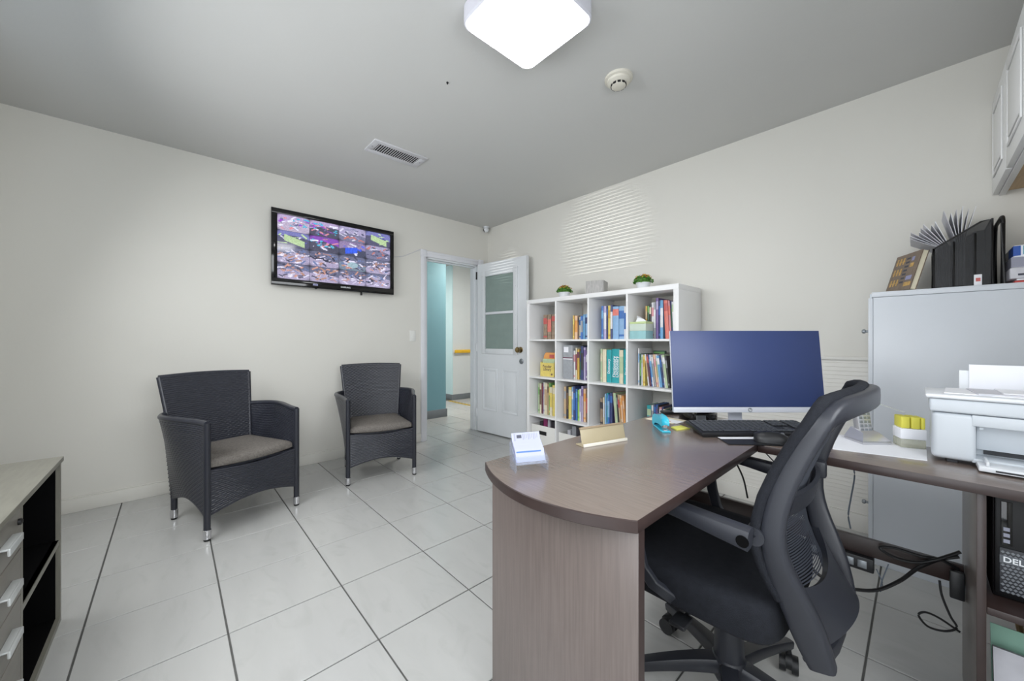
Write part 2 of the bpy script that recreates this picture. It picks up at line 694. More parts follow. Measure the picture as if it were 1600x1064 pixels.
# ribbed wainscot on the right wall: horizontal clapboard profile
b = MB()
prof = []
z = 0.105
while z < 0.985:
    prof += [(-0.012, z), (-0.0085, z + 0.0225), (-0.0115, z + 0.0235)]
    z += 0.024
prof = [(0, 0.105)] + prof + [(-0.0115, 0.985), (0, 0.985)]
n = len(prof)
vs = [(x, y, z) for x in (0.0, XB) for y, z in prof]
fs = [(i, i + 1, n + i + 1, n + i) for i in range(n - 1)]
b.add(vs, fs)
struct('trim_1', b, 'wainscot', label='white ribbed wainscot along the right wall', angle=15)
b = MB()
b.box(0, XB, -0.022, 0, 0.985, 1.006, b=0.004)
struct('trim_2', b, 'wainscot', label='white chair rail capping the ribbed wainscot')
b = MB()
b.box(0.0, XB, -0.018, 0, 0, 0.10, b=0.003)
b.box(0.0, XB, -0.014, 0, 0.10, 0.108, b=0.002)
struct('baseboard_right', b, 'wainscot')
b = MB()
b.box(0, 0.014, YN, DY0 - 0.062, 0, 0.088, b=0.003)
b.box(0, 0.010, YN, DY0 - 0.062, 0.088, 0.097, b=0.002)
struct('baseboard_left', b, 'wall')

# near wall: blind-covered window and added glass door; back wall: added unseen window
WX0, WX1, WZ0, WZ1 = 0.9, 2.6, 1.02, 2.22
b = MB()
b.box(-0.12, WX0, YN - 0.12, YN, 0, H)
b.box(WX1, 3.0, YN - 0.12, YN, 0, H)
b.box(4.1, XB + 0.12, YN - 0.12, YN, 0, H)
b.box(3.0, 4.1, YN - 0.12, YN, 0, 0.06)
b.box(3.0, 4.1, YN - 0.12, YN, 2.12, H)
b.box(WX0, WX1, YN - 0.12, YN, 0, WZ0)
b.box(WX0, WX1, YN - 0.12, YN, WZ1, H)
struct('wall_near', b, 'wall')
VY0, VY1 = -3.37, -1.87
b = MB()
b.box(XB, XB + 0.12, YN, VY0, 0, H)
b.box(XB, XB + 0.12, VY1, 0, 0, H)
b.box(XB, XB + 0.12, VY0, VY1, 0, 0.95)
b.box(XB, XB + 0.12, VY0, VY1, 2.15, H)
struct('wall_back', b, 'wall')


def window(name, mx, w, h, slats):
    b = MB()
    t = 0.04
    b.box(0, t, 0, 0.05, 0, h, mx=mx)
    b.box(w - t, w, 0, 0.05, 0, h, mx=mx)
    b.box(t, w - t, 0, 0.05, 0, t, mx=mx)
    b.box(t, w - t, 0, 0.05, h - t, h, mx=mx)
    if not slats:
        b.box(w / 2 - t / 2, w / 2 + t / 2, 0, 0.05, t, h - t, mx=mx)
    o = struct(name, b, 'trim')
    b = MB()
    b.box(t, w - t, 0.022, 0.026, t, h - t, mx=mx)
    g = struct('window_pane', b, 'window_glass', parent=o)
    if slats:
        z = 0.05
        sm = MB()
        sm.box(0, w - 0.1, -0.011, 0.011, -0.0004, 0.0004)
        me = sm.mesh('blind_slat', 'white_metal')
        while z < h - 0.05:
            q = piece('blind_slat', me, (0, 0, 0), o)
            q.matrix_local = mx @ T(0.05, 0.085, z) @ RX(1.08)
            z += 0.0215
    return o


window('window_1', T(WX0, YN - 0.12, WZ0), WX1 - WX0, WZ1 - WZ0, True)
window('added_window', T(XB + 0.12, VY0, 0.95) @ RZ(pi / 2), VY1 - VY0, 1.2, False)  # unseen window, added for the light it brings in
window('added_glass_door', T(3.0, YN - 0.12, 0.06), 1.1, 2.06, False)  # unseen glass door, added to throw light under the desk

b = MB()
b.box(-3.4, XB + 0.12, YN - 0.12, 3.3, H, H + 0.1)
struct('ceiling', b, 'ceiling')

# ---- hall seen through the doorway
b = MB()
b.box(-1.09, -0.97, -1.6, 0.0, 0, H)
struct('wall_hall_teal', b, 'teal_wall')
b = MB()
b.box(-0.97, -0.955, -1.5, 0.015, 0, 0.115, b=0.003)
b.box(-1.09, -0.955, 0.0, 0.015, 0, 0.115, b=0.003)
struct('baseboard_hall_near', b, 'base_grey')
b = MB()
b.box(-3.3, -2.15, 0.90, 3.2, 0, H)
struct('wall_hall_far', b, 'hall_white')
b = MB()
b.box(-3.3, -2.152, 0.885, 0.90, 0, H)
struct('wall_hall_side', b, 'pale_blue_wall')
b = MB()
b.box(-2.15, -2.137, 0.885, 3.0, 0, 0.10, b=0.003)
b.box(-3.3, -2.137, 0.872, 0.885, 0, 0.10, b=0.003)
struct('baseboard_hall_far', b, 'base_grey')
b = MB()
b.box(-3.4, -0.12, 3.0, 3.2, 0, H)
b.box(-3.4, -3.3, -1.6, 3.0, 0, H)
b.box(-3.4, -0.12, -1.72, -1.5, 0, H)
struct('wall_hall_end', b, 'hall_white')
h = thing('handrail', 'yellow rounded handrail on the far hall wall', 'handrail', (-2.15, 1.5, 0.9))
b = MB()
b.box(-2.118, -2.085, 0.91, 2.9, 0.868, 0.928, b=0.012)
part('rail', b, 'yellow_rail', h, world=True)
for y in (1.05, 1.7, 2.4):
    b = MB()
    b.box(-2.15, -2.118, y - 0.02, y + 0.02, 0.885, 0.91)
    part('bracket', b, 'grey_metal', h, world=True)
h = thing('floor_tape', 'black and yellow hazard tape on the hall floor', 'tape', (-1.8, 0.80, 0))
b = MB()
b.box(-2.13, -1.3, 0.77, 0.84, 0.0, 0.002)
part('tape', b, 'yellow_tape', h, world=True)
for k in range(8):
    b = MB()
    x = -2.12 + k * 0.1
    b.prism([(x, 0.771), (x + 0.045, 0.771), (x + 0.085, 0.839), (x + 0.04, 0.839)], 0.002, 0.0025)
    part('stripe', b, 'black_paint', h, world=True)
b = MB()
b.box(-0.968, -0.955, -0.375, -0.318, 1.22, 1.50, b=0.004)
single('notice_plate', b, 'base_grey', 'narrow grey plate fixed to the teal hall wall', 'plate', (-0.962, -0.345, 1.22))
for (lx, ly, lab) in ((-0.60, 0.55, 'unseen square ceiling lamp added over the hall just beyond the door'), (-2.45, -0.45, 'unseen square ceiling lamp added over the far side of the hall')):  # lamps out of view, added to brighten the hall
    h = thing('unseen_hall_lamp', lab, 'lamp', (lx, ly, 2.5), 0, 'unseen hall ceiling lamps')
    b = MB()
    b.box(-0.2, 0.2, -0.2, 0.2, -0.06, 0.0, b=0.01)
    part('housing', b, 'lamp_housing', h)
    b = MB()
    b.box(-0.17, 0.17, -0.17, 0.17, -0.068, -0.06)
    part('diffuser', b, 'hall_glow', h)

# ---- door casing, jamb and stop
b = MB()
b.box(0, 0.02, DY0 - 0.062, DY0, 0, DH, b=0.004)
b.box(0.02, 0.024, DY0 - 0.048, DY0 - 0.014, 0, DH, b=0.002)
b.box(0, 0.02, DY1, DY1 + 0.062, 0, DH, b=0.004)
struct('trim_3', b, 'trim', label='white door casing uprights')
b = MB()
b.box(0, 0.02, DY0, DY1, DH, DH + 0.065, b=0.004)
b.box(0.02, 0.025, DY0, DY1, DH + 0.035, DH + 0.058, b=0.002)
struct('trim_4', b, 'trim', label='white door casing head')
for k, y in enumerate((DY0 - 0.068, DY1 - 0.002)):
    b = MB()
    b.box(0, 0.027, y, y + 0.072, DH - 0.004, DH + 0.072, b=0.004)
    b.lathe([(0.024, 0), (0.024, 0.003), (0.014, 0.004)], 16, mx=T(0.027, y + 0.036, DH + 0.034) @ RY(pi / 2))
    struct('trim_%d' % (5 + k), b, 'trim', label='square corner block of the door casing')
b = MB()
b.box(-0.13, 0.0, DY1 - 0.018, DY1, 0, DH)
b.box(-0.13, 0.0, DY0, DY0 + 0.018, 0, DH)
b.box(-0.13, 0.0, DY0, DY1, DH - 0.018, DH)
b.box(-0.075, -0.045, DY1 - 0.03, DY1 - 0.018, 0, DH - 0.018)
b.box(-0.075, -0.045, DY0 + 0.018, DY1 - 0.018, DH - 0.03, DH - 0.018)
struct('trim_7', b, 'door_paint', label='white door jamb')

# ---- the door, swung open against the right wall
DW, DHT, DT = 0.775, 2.0, 0.042
DMX = T(0.048, -0.200, 0.014) @ RZ(radians(5.2))
dr = bpy.data.objects.new('door_1', None)
COL.objects.link(dr)
dr.matrix_world = DMX
WM['door_1'] = DMX
tag(dr, 'white half-glazed door standing open into the office', kind='structure')


def dpart(name, b, m, label=None, parent=None):
    o = bpy.data.objects.new(name, b.mesh(name, m))
    COL.objects.link(o)
    o.parent = parent or dr
    return tag(o, label)


LX0, LX1, LZ0, LZ1 = 0.135, 0.60, 0.985, 1.845
b = MB()
b.box(0, LX0, 0, DT, 0, DHT)
b.box(LX1, DW, 0, DT, 0, DHT)
b.box(LX0, LX1, 0, DT, 0, LZ0)
b.box(LX0, LX1, 0, DT, LZ1, DHT)
dpart('door_slab', b, 'door_paint')
b = MB()
fw = 0.055
for (a0, a1, c0, c1) in ((LX0 - fw, LX0 + 0.006, LZ0 - fw, LZ1 + fw), (LX1 - 0.006, LX1 + fw, LZ0 - fw, LZ1 + fw),
                         (LX0 + 0.006, LX1 - 0.006, LZ0 - fw, LZ0 + 0.006), (LX0 + 0.006, LX1 - 0.006, LZ1 - 0.006, LZ1 + fw)):
    b.box(a0, a1, -0.014, 0.002, c0, c1, b=0.004)
lf = dpart('glazing_frame', b, 'door_paint')
for i in range(6):
    for x in (LX0 - 0.035, LX1 + 0.035):
        b = MB()
        b.cyl((x, -0.0155, LZ0 + 0.06 + i * 0.16), (x, -0.013, LZ0 + 0.06 + i * 0.16), 0.005, n=8)
        dpart('screw_cap', b, 'paper_grey', parent=lf)
zm = 1.405
b = MB()
b.box(LX0, LX1, -0.004, 0.02, zm - 0.014, zm + 0.014, b=0.003)
dpart('glazing_bar', b, 'trim')
for c0, c1 in ((LZ0, zm - 0.014), (zm + 0.014, LZ1)):
    b = MB()
    b.box(LX0, LX1, 0.014, 0.019, c0, c1)
    dpart('glass_pane', b, 'door_glass')
for x0, x1 in ((0.095, 0.345), (0.415, 0.665)):
    b = MB()
    z0, z1 = 0.26, 0.76
    for (a0, a1, c0, c1) in ((x0, x0 + 0.022, z0, z1), (x1 - 0.022, x1, z0, z1), (x0 + 0.022, x1 - 0.022, z0, z0 + 0.022), (x0 + 0.022, x1 - 0.022, z1 - 0.022, z1)):
        b.box(a0, a1, -0.006, 0.0, c0, c1, b=0.003)
    b.box(x0 + 0.04, x1 - 0.04, -0.005, 0.0, z0 + 0.04, z1 - 0.04, b=0.004)
    dpart('raised_panel', b, 'door_paint')
b = MB()
kx, kz = 0.695, 0.985
b.lathe([(0.032, 0), (0.032, 0.006), (0.014, 0.012), (0.013, 0.03), (0.028, 0.04), (0.032, 0.055), (0.024, 0.068), (0.01, 0.07)], 20,
        mx=T(kx, 0, kz) @ RX(pi / 2))
b.lathe([(0.032, 0), (0.032, 0.006), (0.014, 0.012), (0.013, 0.03), (0.024, 0.04), (0.01, 0.05)], 16,
        mx=T(kx, DT, kz) @ RX(-pi / 2))
dpart('door_knob', b, 'brass', 'aged brass door knob')
b = MB()
b.lathe([(0.03, 0), (0.03, 0.004), (0.024, 0.008)], 20, mx=T(kx + 0.012, 0, kz - 0.125) @ RX(pi / 2))
dpart('deadbolt_plate', b, 'grey_metal', 'round grey deadbolt cover')
for z in (0.22, 1.0, 1.87):
    b = MB()
    b.cyl((-0.012, -0.004, z - 0.045), (-0.012, -0.004, z + 0.045), 0.008, n=10)
    b.box(-0.012, 0.0, -0.002, 0.002, z - 0.045, z + 0.045)
    dpart('hinge', b, 'wire_black' if z > 1.5 else 'door_paint', 'black hinge' if z > 1.5 else None)

# ================================================================== CEILING AND WALL FITTINGS
h = thing('ceiling_light', 'square white flush ceiling light with rounded corners', 'lamp', (2.552, -1.835, 2.5))


def rsq(cx_, cy_, w, r, n=6):
    out = []
    for sx, sy, a0 in ((1, 1, 0), (-1, 1, pi / 2), (-1, -1, pi), (1, -1, 3 * pi / 2)):
        for k in range(n + 1):
            a = a0 + pi / 2 * k / n
            out.append((cx_ + sx * (w / 2 - r) + r * cos(a), cy_ + sy * (w / 2 - r) + r * sin(a)))
    return out


b = MB()
b.prism(rsq(2.552, -1.835, 0.405, 0.05), 2.424, 2.4999, b=0.006)
part('housing', b, 'lamp_housing', h, world=True)
b = MB()
b.prism(rsq(2.552, -1.835, 0.380, 0.042), 2.418, 2.4238, b=0.002)
part('diffuser', b, 'lamp_glow', h, world=True)

h = thing('ceiling_vent', 'white slatted air vent set in the ceiling', 'vent', (1.016, -1.685, 2.5))
b = MB()
X0, X1, Y0, Y1 = 0.917, 1.115, -1.892, -1.478
for (a0, a1, c0, c1) in ((X0, X0 + 0.04, Y0, Y1), (X1 - 0.04, X1, Y0, Y1), (X0 + 0.04, X1 - 0.04, Y0, Y0 + 0.045), (X0 + 0.04, X1 - 0.04, Y1 - 0.045, Y1)):
    b.box(a0, a1, c0, c1, 2.492, 2.4999, b=0.0008)
part('frame', b, 'vent_white', h, world=True)
b = MB()
b.box(X0 + 0.04, X1 - 0.04, Y0 + 0.045, Y1 - 0.045, 2.4985, 2.4997)
part('backing', b, 'vent_dark', h, world=True)
sm = MB()
sm.box(-0.059, 0.059, -0.0040, 0.0040, -0.0006, 0.0006)
me = sm.mesh('slat', 'vent_white')
for k in range(19):
    piece('slat', me, (0, Y0 + 0.054 + k * 0.0170 + 1.685, -0.0050), h, rot=(0.25, 0, 0))
for y in (Y0 + 0.02, Y1 - 0.02):
    b = MB()
    b.cyl((1.016, y, 2.4905), (1.016, y, 2.493), 0.005, n=8)
    part('screw', b, 'grey_metal', h, world=True)

h = thing('smoke_detector', 'round off-white smoke detector on the ceiling', 'smoke detector', (2.575, -1.172, 2.5))
b = MB()
b.lathe([(0.072, 0), (0.072, -0.012), (0.062, -0.016)], 32)
part('base_ring', b, 'detector', h)
b = MB()
b.lathe([(0.060, -0.014), (0.058, -0.026), (0.046, -0.034), (0.040, -0.036)], 32)
part('housing', b, 'detector', h)
for k in range(10):
    b = MB()
    a = 2 * pi * k / 10
    b.box(-0.008, 0.008, -0.0015, 0.0015, -0.005, 0.005, mx=RZ(a) @ T(0, -0.0385, -0.0405))
    part('vent_slot', b, 'vent_dark', h)
b = MB()
b.lathe([(0.037, -0.036), (0.037, -0.046), (0.030, -0.05), (0.01, -0.051)], 28)
part('sensing_chamber', b, 'detector', h)
b = MB()
b.lathe([(0.006, 0), (0.006, -0.004), (0.003, -0.008), (0.002, -0.012)], 10, mx=T(1.931, -1.828, 2.5))
single('ceiling_hook', b, 'vent_dark', 'tiny dark screw hook in the bare ceiling', 'hook', (1.931, -1.828, 2.5))

h = thing('security_camera', 'small white ball security camera in the ceiling corner', 'camera', (0.055, -0.07, 2.5))
b = MB()
b.lathe([(0.038, 0), (0.038, -0.008), (0.022, -0.014)], 24)
part('mount', b, 'white_plastic', h)
cm = T(0, 0, -0.036) @ RZ(-0.75) @ RX(pi / 2 + 0.35)
b = MB()
bm = bmesh.new()
bmesh.ops.create_uvsphere(bm, u_segments=24, v_segments=14, radius=0.033)
b.from_bm(bm, mx=cm)
part('ball', b, 'white_plastic', h)
b = MB()
b.lathe([(0.020, 0.024), (0.020, 0.033), (0.016, 0.035)], 20, mx=cm)
part('lens', b, 'black_gloss', h, 'black camera lens')

h = thing('light_switch', 'white toggle light switch beside the door casing', 'light switch', (0, -1.03, 1.15))
b = MB()
b.box(0, 0.006, -0.036, 0.036, -0.058, 0.058, b=0.003)
part('cover_plate', b, 'switch_white', h)
b = MB()
b.box(0.006, 0.016, -0.005, 0.005, -0.006, 0.012, b=0.002)
part('toggle', b, 'switch_white', h)

b = MB()
pts = [(0.004, -1.30, 1.93), (0.006, -1.255, 1.958), (0.005, -1.14, 1.985), (0.004, -1.02, 2.045), (0.004, -0.94, 2.09)]
b.tube(pts, 0.0028, 6)
single('wall_cable', b, 'paper_grey', 'thin pale cable running from the television to the door casing', 'cable', (0, -1.12, 2.0))

# ---- television with a 4 x 4 grid of camera pictures
TY0, TY1, TZ0, TZ1 = -2.33, -1.278, 1.560, 2.196
tv = thing('television', 'wall-mounted flat television showing sixteen security camera views', 'television', (0, (TY0 + TY1) / 2, TZ0))
b = MB()
b.box(0.03, 0.062, TY0 + 0.02, TY1 - 0.02, TZ0 + 0.02, TZ1 - 0.02, b=0.008)
part('rear_housing', b, 'black_plastic', tv, world=True)
b = MB()
b.box(0.002, 0.03, -1.98, -1.62, 1.72, 2.04)
part('wall_bracket', b, 'wire_black', tv, world=True)
bz = 0.042
b = MB()
for (a0, a1, c0, c1) in ((TY0, TY0 + bz, TZ0 + 0.058, TZ1 - 0.04), (TY1 - 0.035, TY1, TZ0 + 0.058, TZ1 - 0.04), (TY0, TY1, TZ1 - 0.04, TZ1), (TY0, TY1, TZ0, TZ0 + 0.058)):
    b.box(0.056, 0.082, a0, a1, c0, c1, b=0.0015)
part('bezel', b, 'black_gloss', tv, world=True)
SY0, SY1, SZ0, SZ1 = TY0 + bz, TY1 - 0.035, TZ0 + 0.058, TZ1 - 0.04


def screen_colors(NU, NV):
    rnd = random.Random(21)
    cu, cv = NU // 4, NV // 4
    img = [[(0.1, 0.1, 0.15)] * (NU + 1) for _ in range(NV + 1)]
    kinds = ['court', 'street', 'gate', 'lawn', 'lawn2', 'play', 'slide', 'hallr', 'room', 'room', 'roomd', 'room', 'room', 'room', 'desk', 'room']
    for cy_ in range(4):
        for cx_ in range(4):
            k = kinds[cy_ * 4 + cx_]
            shapes = []
            if k.startswith('room') or k == 'desk':
                fl = (0.56, 0.52, 0.66) if k != 'roomd' else (0.36, 0.42, 0.50)
                wl = (0.30, 0.31, 0.42)
                pal = [(0.75, 0.72, 0.85), (0.72, 0.48, 0.42), (0.2, 0.2, 0.28), (0.30, 0.36, 0.55), (0.85, 0.83, 0.95), (0.6, 0.42, 0.36), (0.14, 0.14, 0.2)]
                nsh = 44
            elif k in ('court', 'street', 'play'):
                fl = (0.20, 0.20, 0.27) if k != 'court' else (0.62, 0.56, 0.68)
                wl = (0.60, 0.52, 0.70) if k != 'play' else (0.40, 0.2, 0.6)
                pal = [(0.8, 0.45, 0.5), (0.85, 0.85, 0.98), (0.3, 0.3, 0.45), (0.2, 0.62, 0.8), (0.5, 0.2, 0.7)]
                nsh = 30
            elif k == 'slide':
                fl, wl = (0.18, 0.19, 0.27), (0.45, 0.38, 0.55)
                pal = [(0.15, 0.25, 0.85), (0.2, 0.35, 0.95), (0.8, 0.8, 0.9), (0.3, 0.3, 0.4)]
                nsh = 12
            elif k.startswith('lawn'):
                fl, wl = (0.22, 0.22, 0.32), (0.35, 0.36, 0.62)
                pal = [(0.62, 0.75, 0.52), (0.66, 0.8, 0.55), (0.8, 0.78, 0.92), (0.25, 0.25, 0.55)]
                nsh = 10
            else:
                fl, wl = (0.34, 0.34, 0.46), (0.55, 0.52, 0.68)
                pal = [(0.8, 0.78, 0.9), (0.2, 0.2, 0.3), (0.7, 0.35, 0.3), (0.45, 0.45, 0.6)]
                nsh = 26
            for _ in range(nsh):
                a = rnd.uniform(-1.2, 1.2)
                shapes.append((rnd.uniform(0.08, 0.92), rnd.uniform(0.12, 0.9), rnd.uniform(0.02, 0.15), rnd.uniform(0.015, 0.05),
                               cos(a), sin(a), pal[rnd.randrange(len(pal))]))
            slope = rnd.uniform(-0.25, 0.25)
            hz = rnd.uniform(0.55, 0.75)
            for j in range(cv + 1):
                for i in range(cu + 1):
                    u, v = i / cu, j / cv
                    c = fl if v < hz + slope * (u - 0.5) - 0.5 * (u - 0.5) ** 2 else wl
                    for (sx, sy, w, h_, ca, sa, col) in shapes:
                        dx, dy = u - sx, v - sy
                        p, q = dx * ca + dy * sa, -dx * sa + dy * ca
                        if abs(p) < w and abs(q) < h_:
                            c = col
                    if k.startswith('lawn') and 0.2 < u < 0.85 and abs(v - 0.45 + 0.5 * (u - 0.5)) < 0.2:
                        c = (0.60, 0.72, 0.50)
                    if k == 'slide' and abs(u - 0.45) < 0.22 and abs(v - 0.4 - 0.3 * (u - 0.45)) < 0.2:
                        c = (0.14, 0.26, 0.85)
                    if k == 'roomd' and (u - 0.5) ** 2 + (v - 0.4) ** 2 < 0.04:
                        c = (0.5, 0.62, 0.68)
                    r2 = ((u - 0.5) / 0.56) ** 2 + ((v - 0.5) / 0.62) ** 2
                    g = 1.0 if r2 < 0.95 else max(0.35, 1 - (r2 - 0.95) * 1.3)
                    n_ = 0.9 + 0.35 * rnd.random()
                    if i in (0, cu) or j in (0, cv):
                        n_ *= 0.6
                    img[(3 - cy_) * cv + j][cx_ * cu + i] = tuple(x * g * n_ for x in c)
    return img


NU, NV = 240, 136
b = MB()
vs, fs = [], []
for j in range(NV + 1):
    for i in range(NU + 1):
        vs.append((0.072, SY0 + (SY1 - SY0) * i / NU, SZ0 + (SZ1 - SZ0) * j / NV))
for j in range(NV):
    for i in range(NU):
        a = j * (NU + 1) + i
        fs.append((a, a + 1, a + NU + 2, a + NU + 1))
b.add(vs, fs)
m = bpy.data.materials.new('tv_picture')
m.use_nodes = True
nt = m.node_tree
at = nt.nodes.new('ShaderNodeVertexColor')
at.layer_name = 'Col'
pb = nt.nodes['Principled BSDF']
pb.inputs['Base Color'].default_value = (0.01, 0.01, 0.012, 1)
pb.inputs['Roughness'].default_value = 0.08
nt.links.new(at.outputs['Color'], pb.inputs['Emission Color'])
pb.inputs['Emission Strength'].default_value = 0.75
MATS['tv_picture'] = m
scr = part('screen', b, 'tv_picture', tv, 'screen with a four by four grid of camera views', world=True)
img = screen_colors(NU, NV)
ca = scr.data.color_attributes.new('Col', 'FLOAT_COLOR', 'POINT')
flat = []
for j in range(NV + 1):
    for i in range(NU + 1):
        flat += [*(x ** 1.6 for x in img[j][i]), 1.0]
ca.data.foreach_set('color', flat)
TVT = Matrix(((0, 0, 1, 0), (1, 0, 0, 0), (0, 1, 0, 0), (0, 0, 0, 1)))   # text plane -> facing +x
part('logo', text_mb('SAMSUNG', 0.019, mx=T(0.0825, -1.745, TZ0 + 0.03) @ TVT, bold=True), 'logo_white', tv, 'white lettering', world=True)
b = MB()
b.box(0.0815, 0.083, -2.02, -1.98, TZ0 + 0.022, TZ0 + 0.036)
part('energy_sticker', b, 'lavender', tv, world=True)
b = MB()
b.box(0.05, 0.07, -1.60, -1.588, TZ0 - 0.028, TZ0)
part('aerial_stub', b, 'wire_black', tv, world=True)
b = MB()
b.box(0.06, 0.078, -2.0, -1.985, TZ0 - 0.006, TZ0)
part('sensor', b, 'wire_black', tv, world=True)

# ================================================================== WICKER ARMCHAIRS
def wicker_chair(loc, rz, label):
    t = thing('wicker_armchair', label, 'chair', loc, rz, 'dark wicker armchairs along the television wall')
    FX, FY, BX, BY = 0.243, 0.25, -0.232, 0.222

    def side(sg):
        def fn(u, v):
            zb = 0.135 + 0.055 * sin(pi * min(1, u * 1.05))
            zt = 0.640 + 0.010 * sin(pi * u)
            z = zb + (zt - zb) * v
            k = max(0, (z - 0.14) / 0.5)
            x = FX + (BX - 0.02 - 0.055 * k - FX) * u
            y = FY + (BY - FY) * u * (1 - 0.5 * k) + 0.068 * sin(pi * min(1.0, u ** 1.5 * 0.97)) * k ** 1.5
            return (x, sg * y, z)
        return fn
    for sg in (-1, 1):
        fn = side(sg)
        b = MB()
        b.weave(fn, 0.54, 0.5, 0.020)
        b.tube([fn(k / 20, 1) for k in range(21)], 0.017, 10)
        b.tube([fn(k / 20, 0) for k in range(21)], 0.013, 8)
        part('side_panel', b, 'wicker', t, angle=75)
    for sx, sy in ((1, 1), (1, -1), (-1, 1), (-1, -1)):
        b = MB()
        x, y = (FX, sy * FY) if sx > 0 else (BX, sy * BY)
        b.cyl((x, y, 0.058), (x, y, 0.645 if sx > 0 else 0.42), 0.0165, n=14)
        lg = part('leg', b, 'wicker_leg', t)
        b = MB()
        b.lathe([(0.012, 0), (0.0165, 0.004), (0.0165, 0.012)], 14, mx=T(x, y, 0))
        b.lathe([(0.0185, 0.012), (0.0195, 0.06), (0.017, 0.062)], 14, mi=1, mx=T(x, y, 0))
        part('foot', b, ['rubber', 'chrome'], lg, 'bright metal foot cap')

    def apron(u, v):
        y = -FY + 2 * FY * u
        zb = 0.135 + 0.05 * sin(pi * u)
        return (FX - 0.004 + 0.012 * sin(pi * u), y, zb + (0.385 - 0.018 * sin(pi * u) - zb) * v)
    b = MB()
    b.weave(apron, 0.5, 0.24, 0.014)
    b.tube([apron(k / 20, 0) for k in range(21)], 0.010, 8)
    part('front_apron', b, 'wicker', t, angle=75)

    def back(u, v):
        w = 0.205 + 0.05 * v ** 1.3
        y = -w + 2 * w * u
        z = 0.20 + 0.67 * v
        x = -0.225 - 0.125 * v ** 1.25 - 0.018 * sin(pi * u)
        return (x, y, z + 0.008 * sin(pi * u) * v)
    b = MB()
    b.weave(back, 0.48, 0.68, 0.020)
    for e in ([back(k / 20, 1) for k in range(21)], [back(0, k / 20) for k in range(21)], [back(1, k / 20) for k in range(21)]):
        b.tube(e, 0.014, 8)
    part('backrest', b, 'wicker', t, angle=75)
    b = MB()

    def seat(u, v):
        x = -0.225 + 0.46 * u
        w = 0.20 + 0.038 * u
        return (x, -w + 2 * w * v, 0.375)
    b.shell(seat, 6, 6, 0.012, su=0.45, sv=0.45)
    part('seat_panel', b, 'wicker', t)
    # cushion
    pts = []
    N = 28
    for k in range(N + 1):
        y = -1 + 2 * k / N
        pts.append((0.225 + 0.038 * (1 - y * y), y * 0.232))
    pts += [(-0.2, 0.202), (-0.222, 0.185), (-0.222, -0.185), (-0.2, -0.202)]
    b = MB()
    rings = [(0.012, 0.384), (0.0, 0.392), (0.0, 0.416), (0.006, 0.428), (0.02, 0.436), (0.07, 0.442)]
    n = len(pts)
    vs, fs = [], []
    for ins, z in rings:
        for (x, y) in pts:
            f = 1 - ins / 0.23
            vs.append((0.01 + (x - 0.01) * f, y * f, z))
    for r in range(len(rings) - 1):
        for i in range(n):
            j = (i + 1) % n
            fs.append((r * n + i, r * n + j, (r + 1) * n + j, (r + 1) * n + i))
    fs.append(tuple(range(n - 1, -1, -1)))
    fs.append(tuple((len(rings) - 1) * n + i for i in range(n)))
    b.add(vs, fs)
    part('seat_cushion', b, 'cushion', t, 'grey fabric seat cushion', angle=60)
    return t


chair_one = wicker_chair((0.705, -2.633, 0), radians(19.5), 'dark wicker armchair with grey cushion, nearer the low drawer unit')
def copy_tree(o, parent=None):
    c = o.copy()
    COL.objects.link(c)
    c.parent = parent
    for ch in list(o.children):
        copy_tree(ch, c)
    return c


c2 = copy_tree(chair_one)
c2.location = (0.562, -1.644, 0)
c2.rotation_euler = (0, 0, radians(-14))
c2['label'] = 'dark wicker armchair with grey cushion, beside the open doorway'

# ================================================================== LOW DRAWER UNIT (left foreground)
FX0, FX1, FYF, FYB, FH = 1.375, 2.32, -3.252, YN + 0.005, 0.642
t = thing('drawer_unit', 'low grey wooden unit with open black shelves and silver-handled drawers', 'cabinet', (1.85, -3.5, 0))
b = MB()
b.box(FX0 - 0.008, FX1, FYB, FYF + 0.006, FH - 0.018, FH, b=0.002)
part('top_panel', b, 'grey_wood', t, world=True)
b = MB()
b.box(FX0, FX0 + 0.016, FYB, FYF, 0.0, FH - 0.018)
part('side_panel', b, 'grey_wood', t, world=True)
DVX = 1.885
b = MB()
b.box(DVX, DVX + 0.018, FYB, FYF, 0.0, FH - 0.018)
part('divider', b, 'grey_wood', t, world=True)
b = MB()
b.box(FX1 - 0.018, FX1, FYB, FYF, 0.0, FH - 0.018)
part('side_panel', b, 'grey_wood', t, world=True)
b = MB()
b.box(FX0 + 0.016, DVX, FYB, FYB + 0.008, 0.02, FH - 0.018)
b.box(FX0 + 0.016, FX0 + 0.018, FYB + 0.008, FYF - 0.012, 0.02, FH - 0.018)
b.box(DVX - 0.002, DVX, FYB + 0.008, FYF - 0.012, 0.02, FH - 0.018)
b.box(FX0 + 0.018, DVX - 0.002, FYB + 0.008, FYF - 0.012, FH - 0.020, FH - 0.018)
part('inner_lining', b, 'black_inside', t, 'black lining of the open compartments', world=True)
b = MB()
b.box(FX0 + 0.018, DVX - 0.002, FYB + 0.008, FYF - 0.004, 0.318, 0.322, mi=1)
b.box(FX0 + 0.018, DVX - 0.002, FYB + 0.008, FYF - 0.018, 0.306, 0.318, mi=1)
b.box(FX0 + 0.018, DVX - 0.002, FYF - 0.018, FYF - 0.002, 0.304, 0.322, mi=0)
part('shelf', b, ['grey_wood', 'black_inside'], t, world=True)
b = MB()
b.box(FX0 + 0.016, DVX, FYB + 0.008, FYF - 0.012, 0.005, 0.02, mi=1)
b.box(FX0 + 0.016, DVX, FYF - 0.012, FYF, 0.0, 0.02, mi=0)
part('bottom_panel', b, ['grey_wood', 'black_inside'], t, world=True)
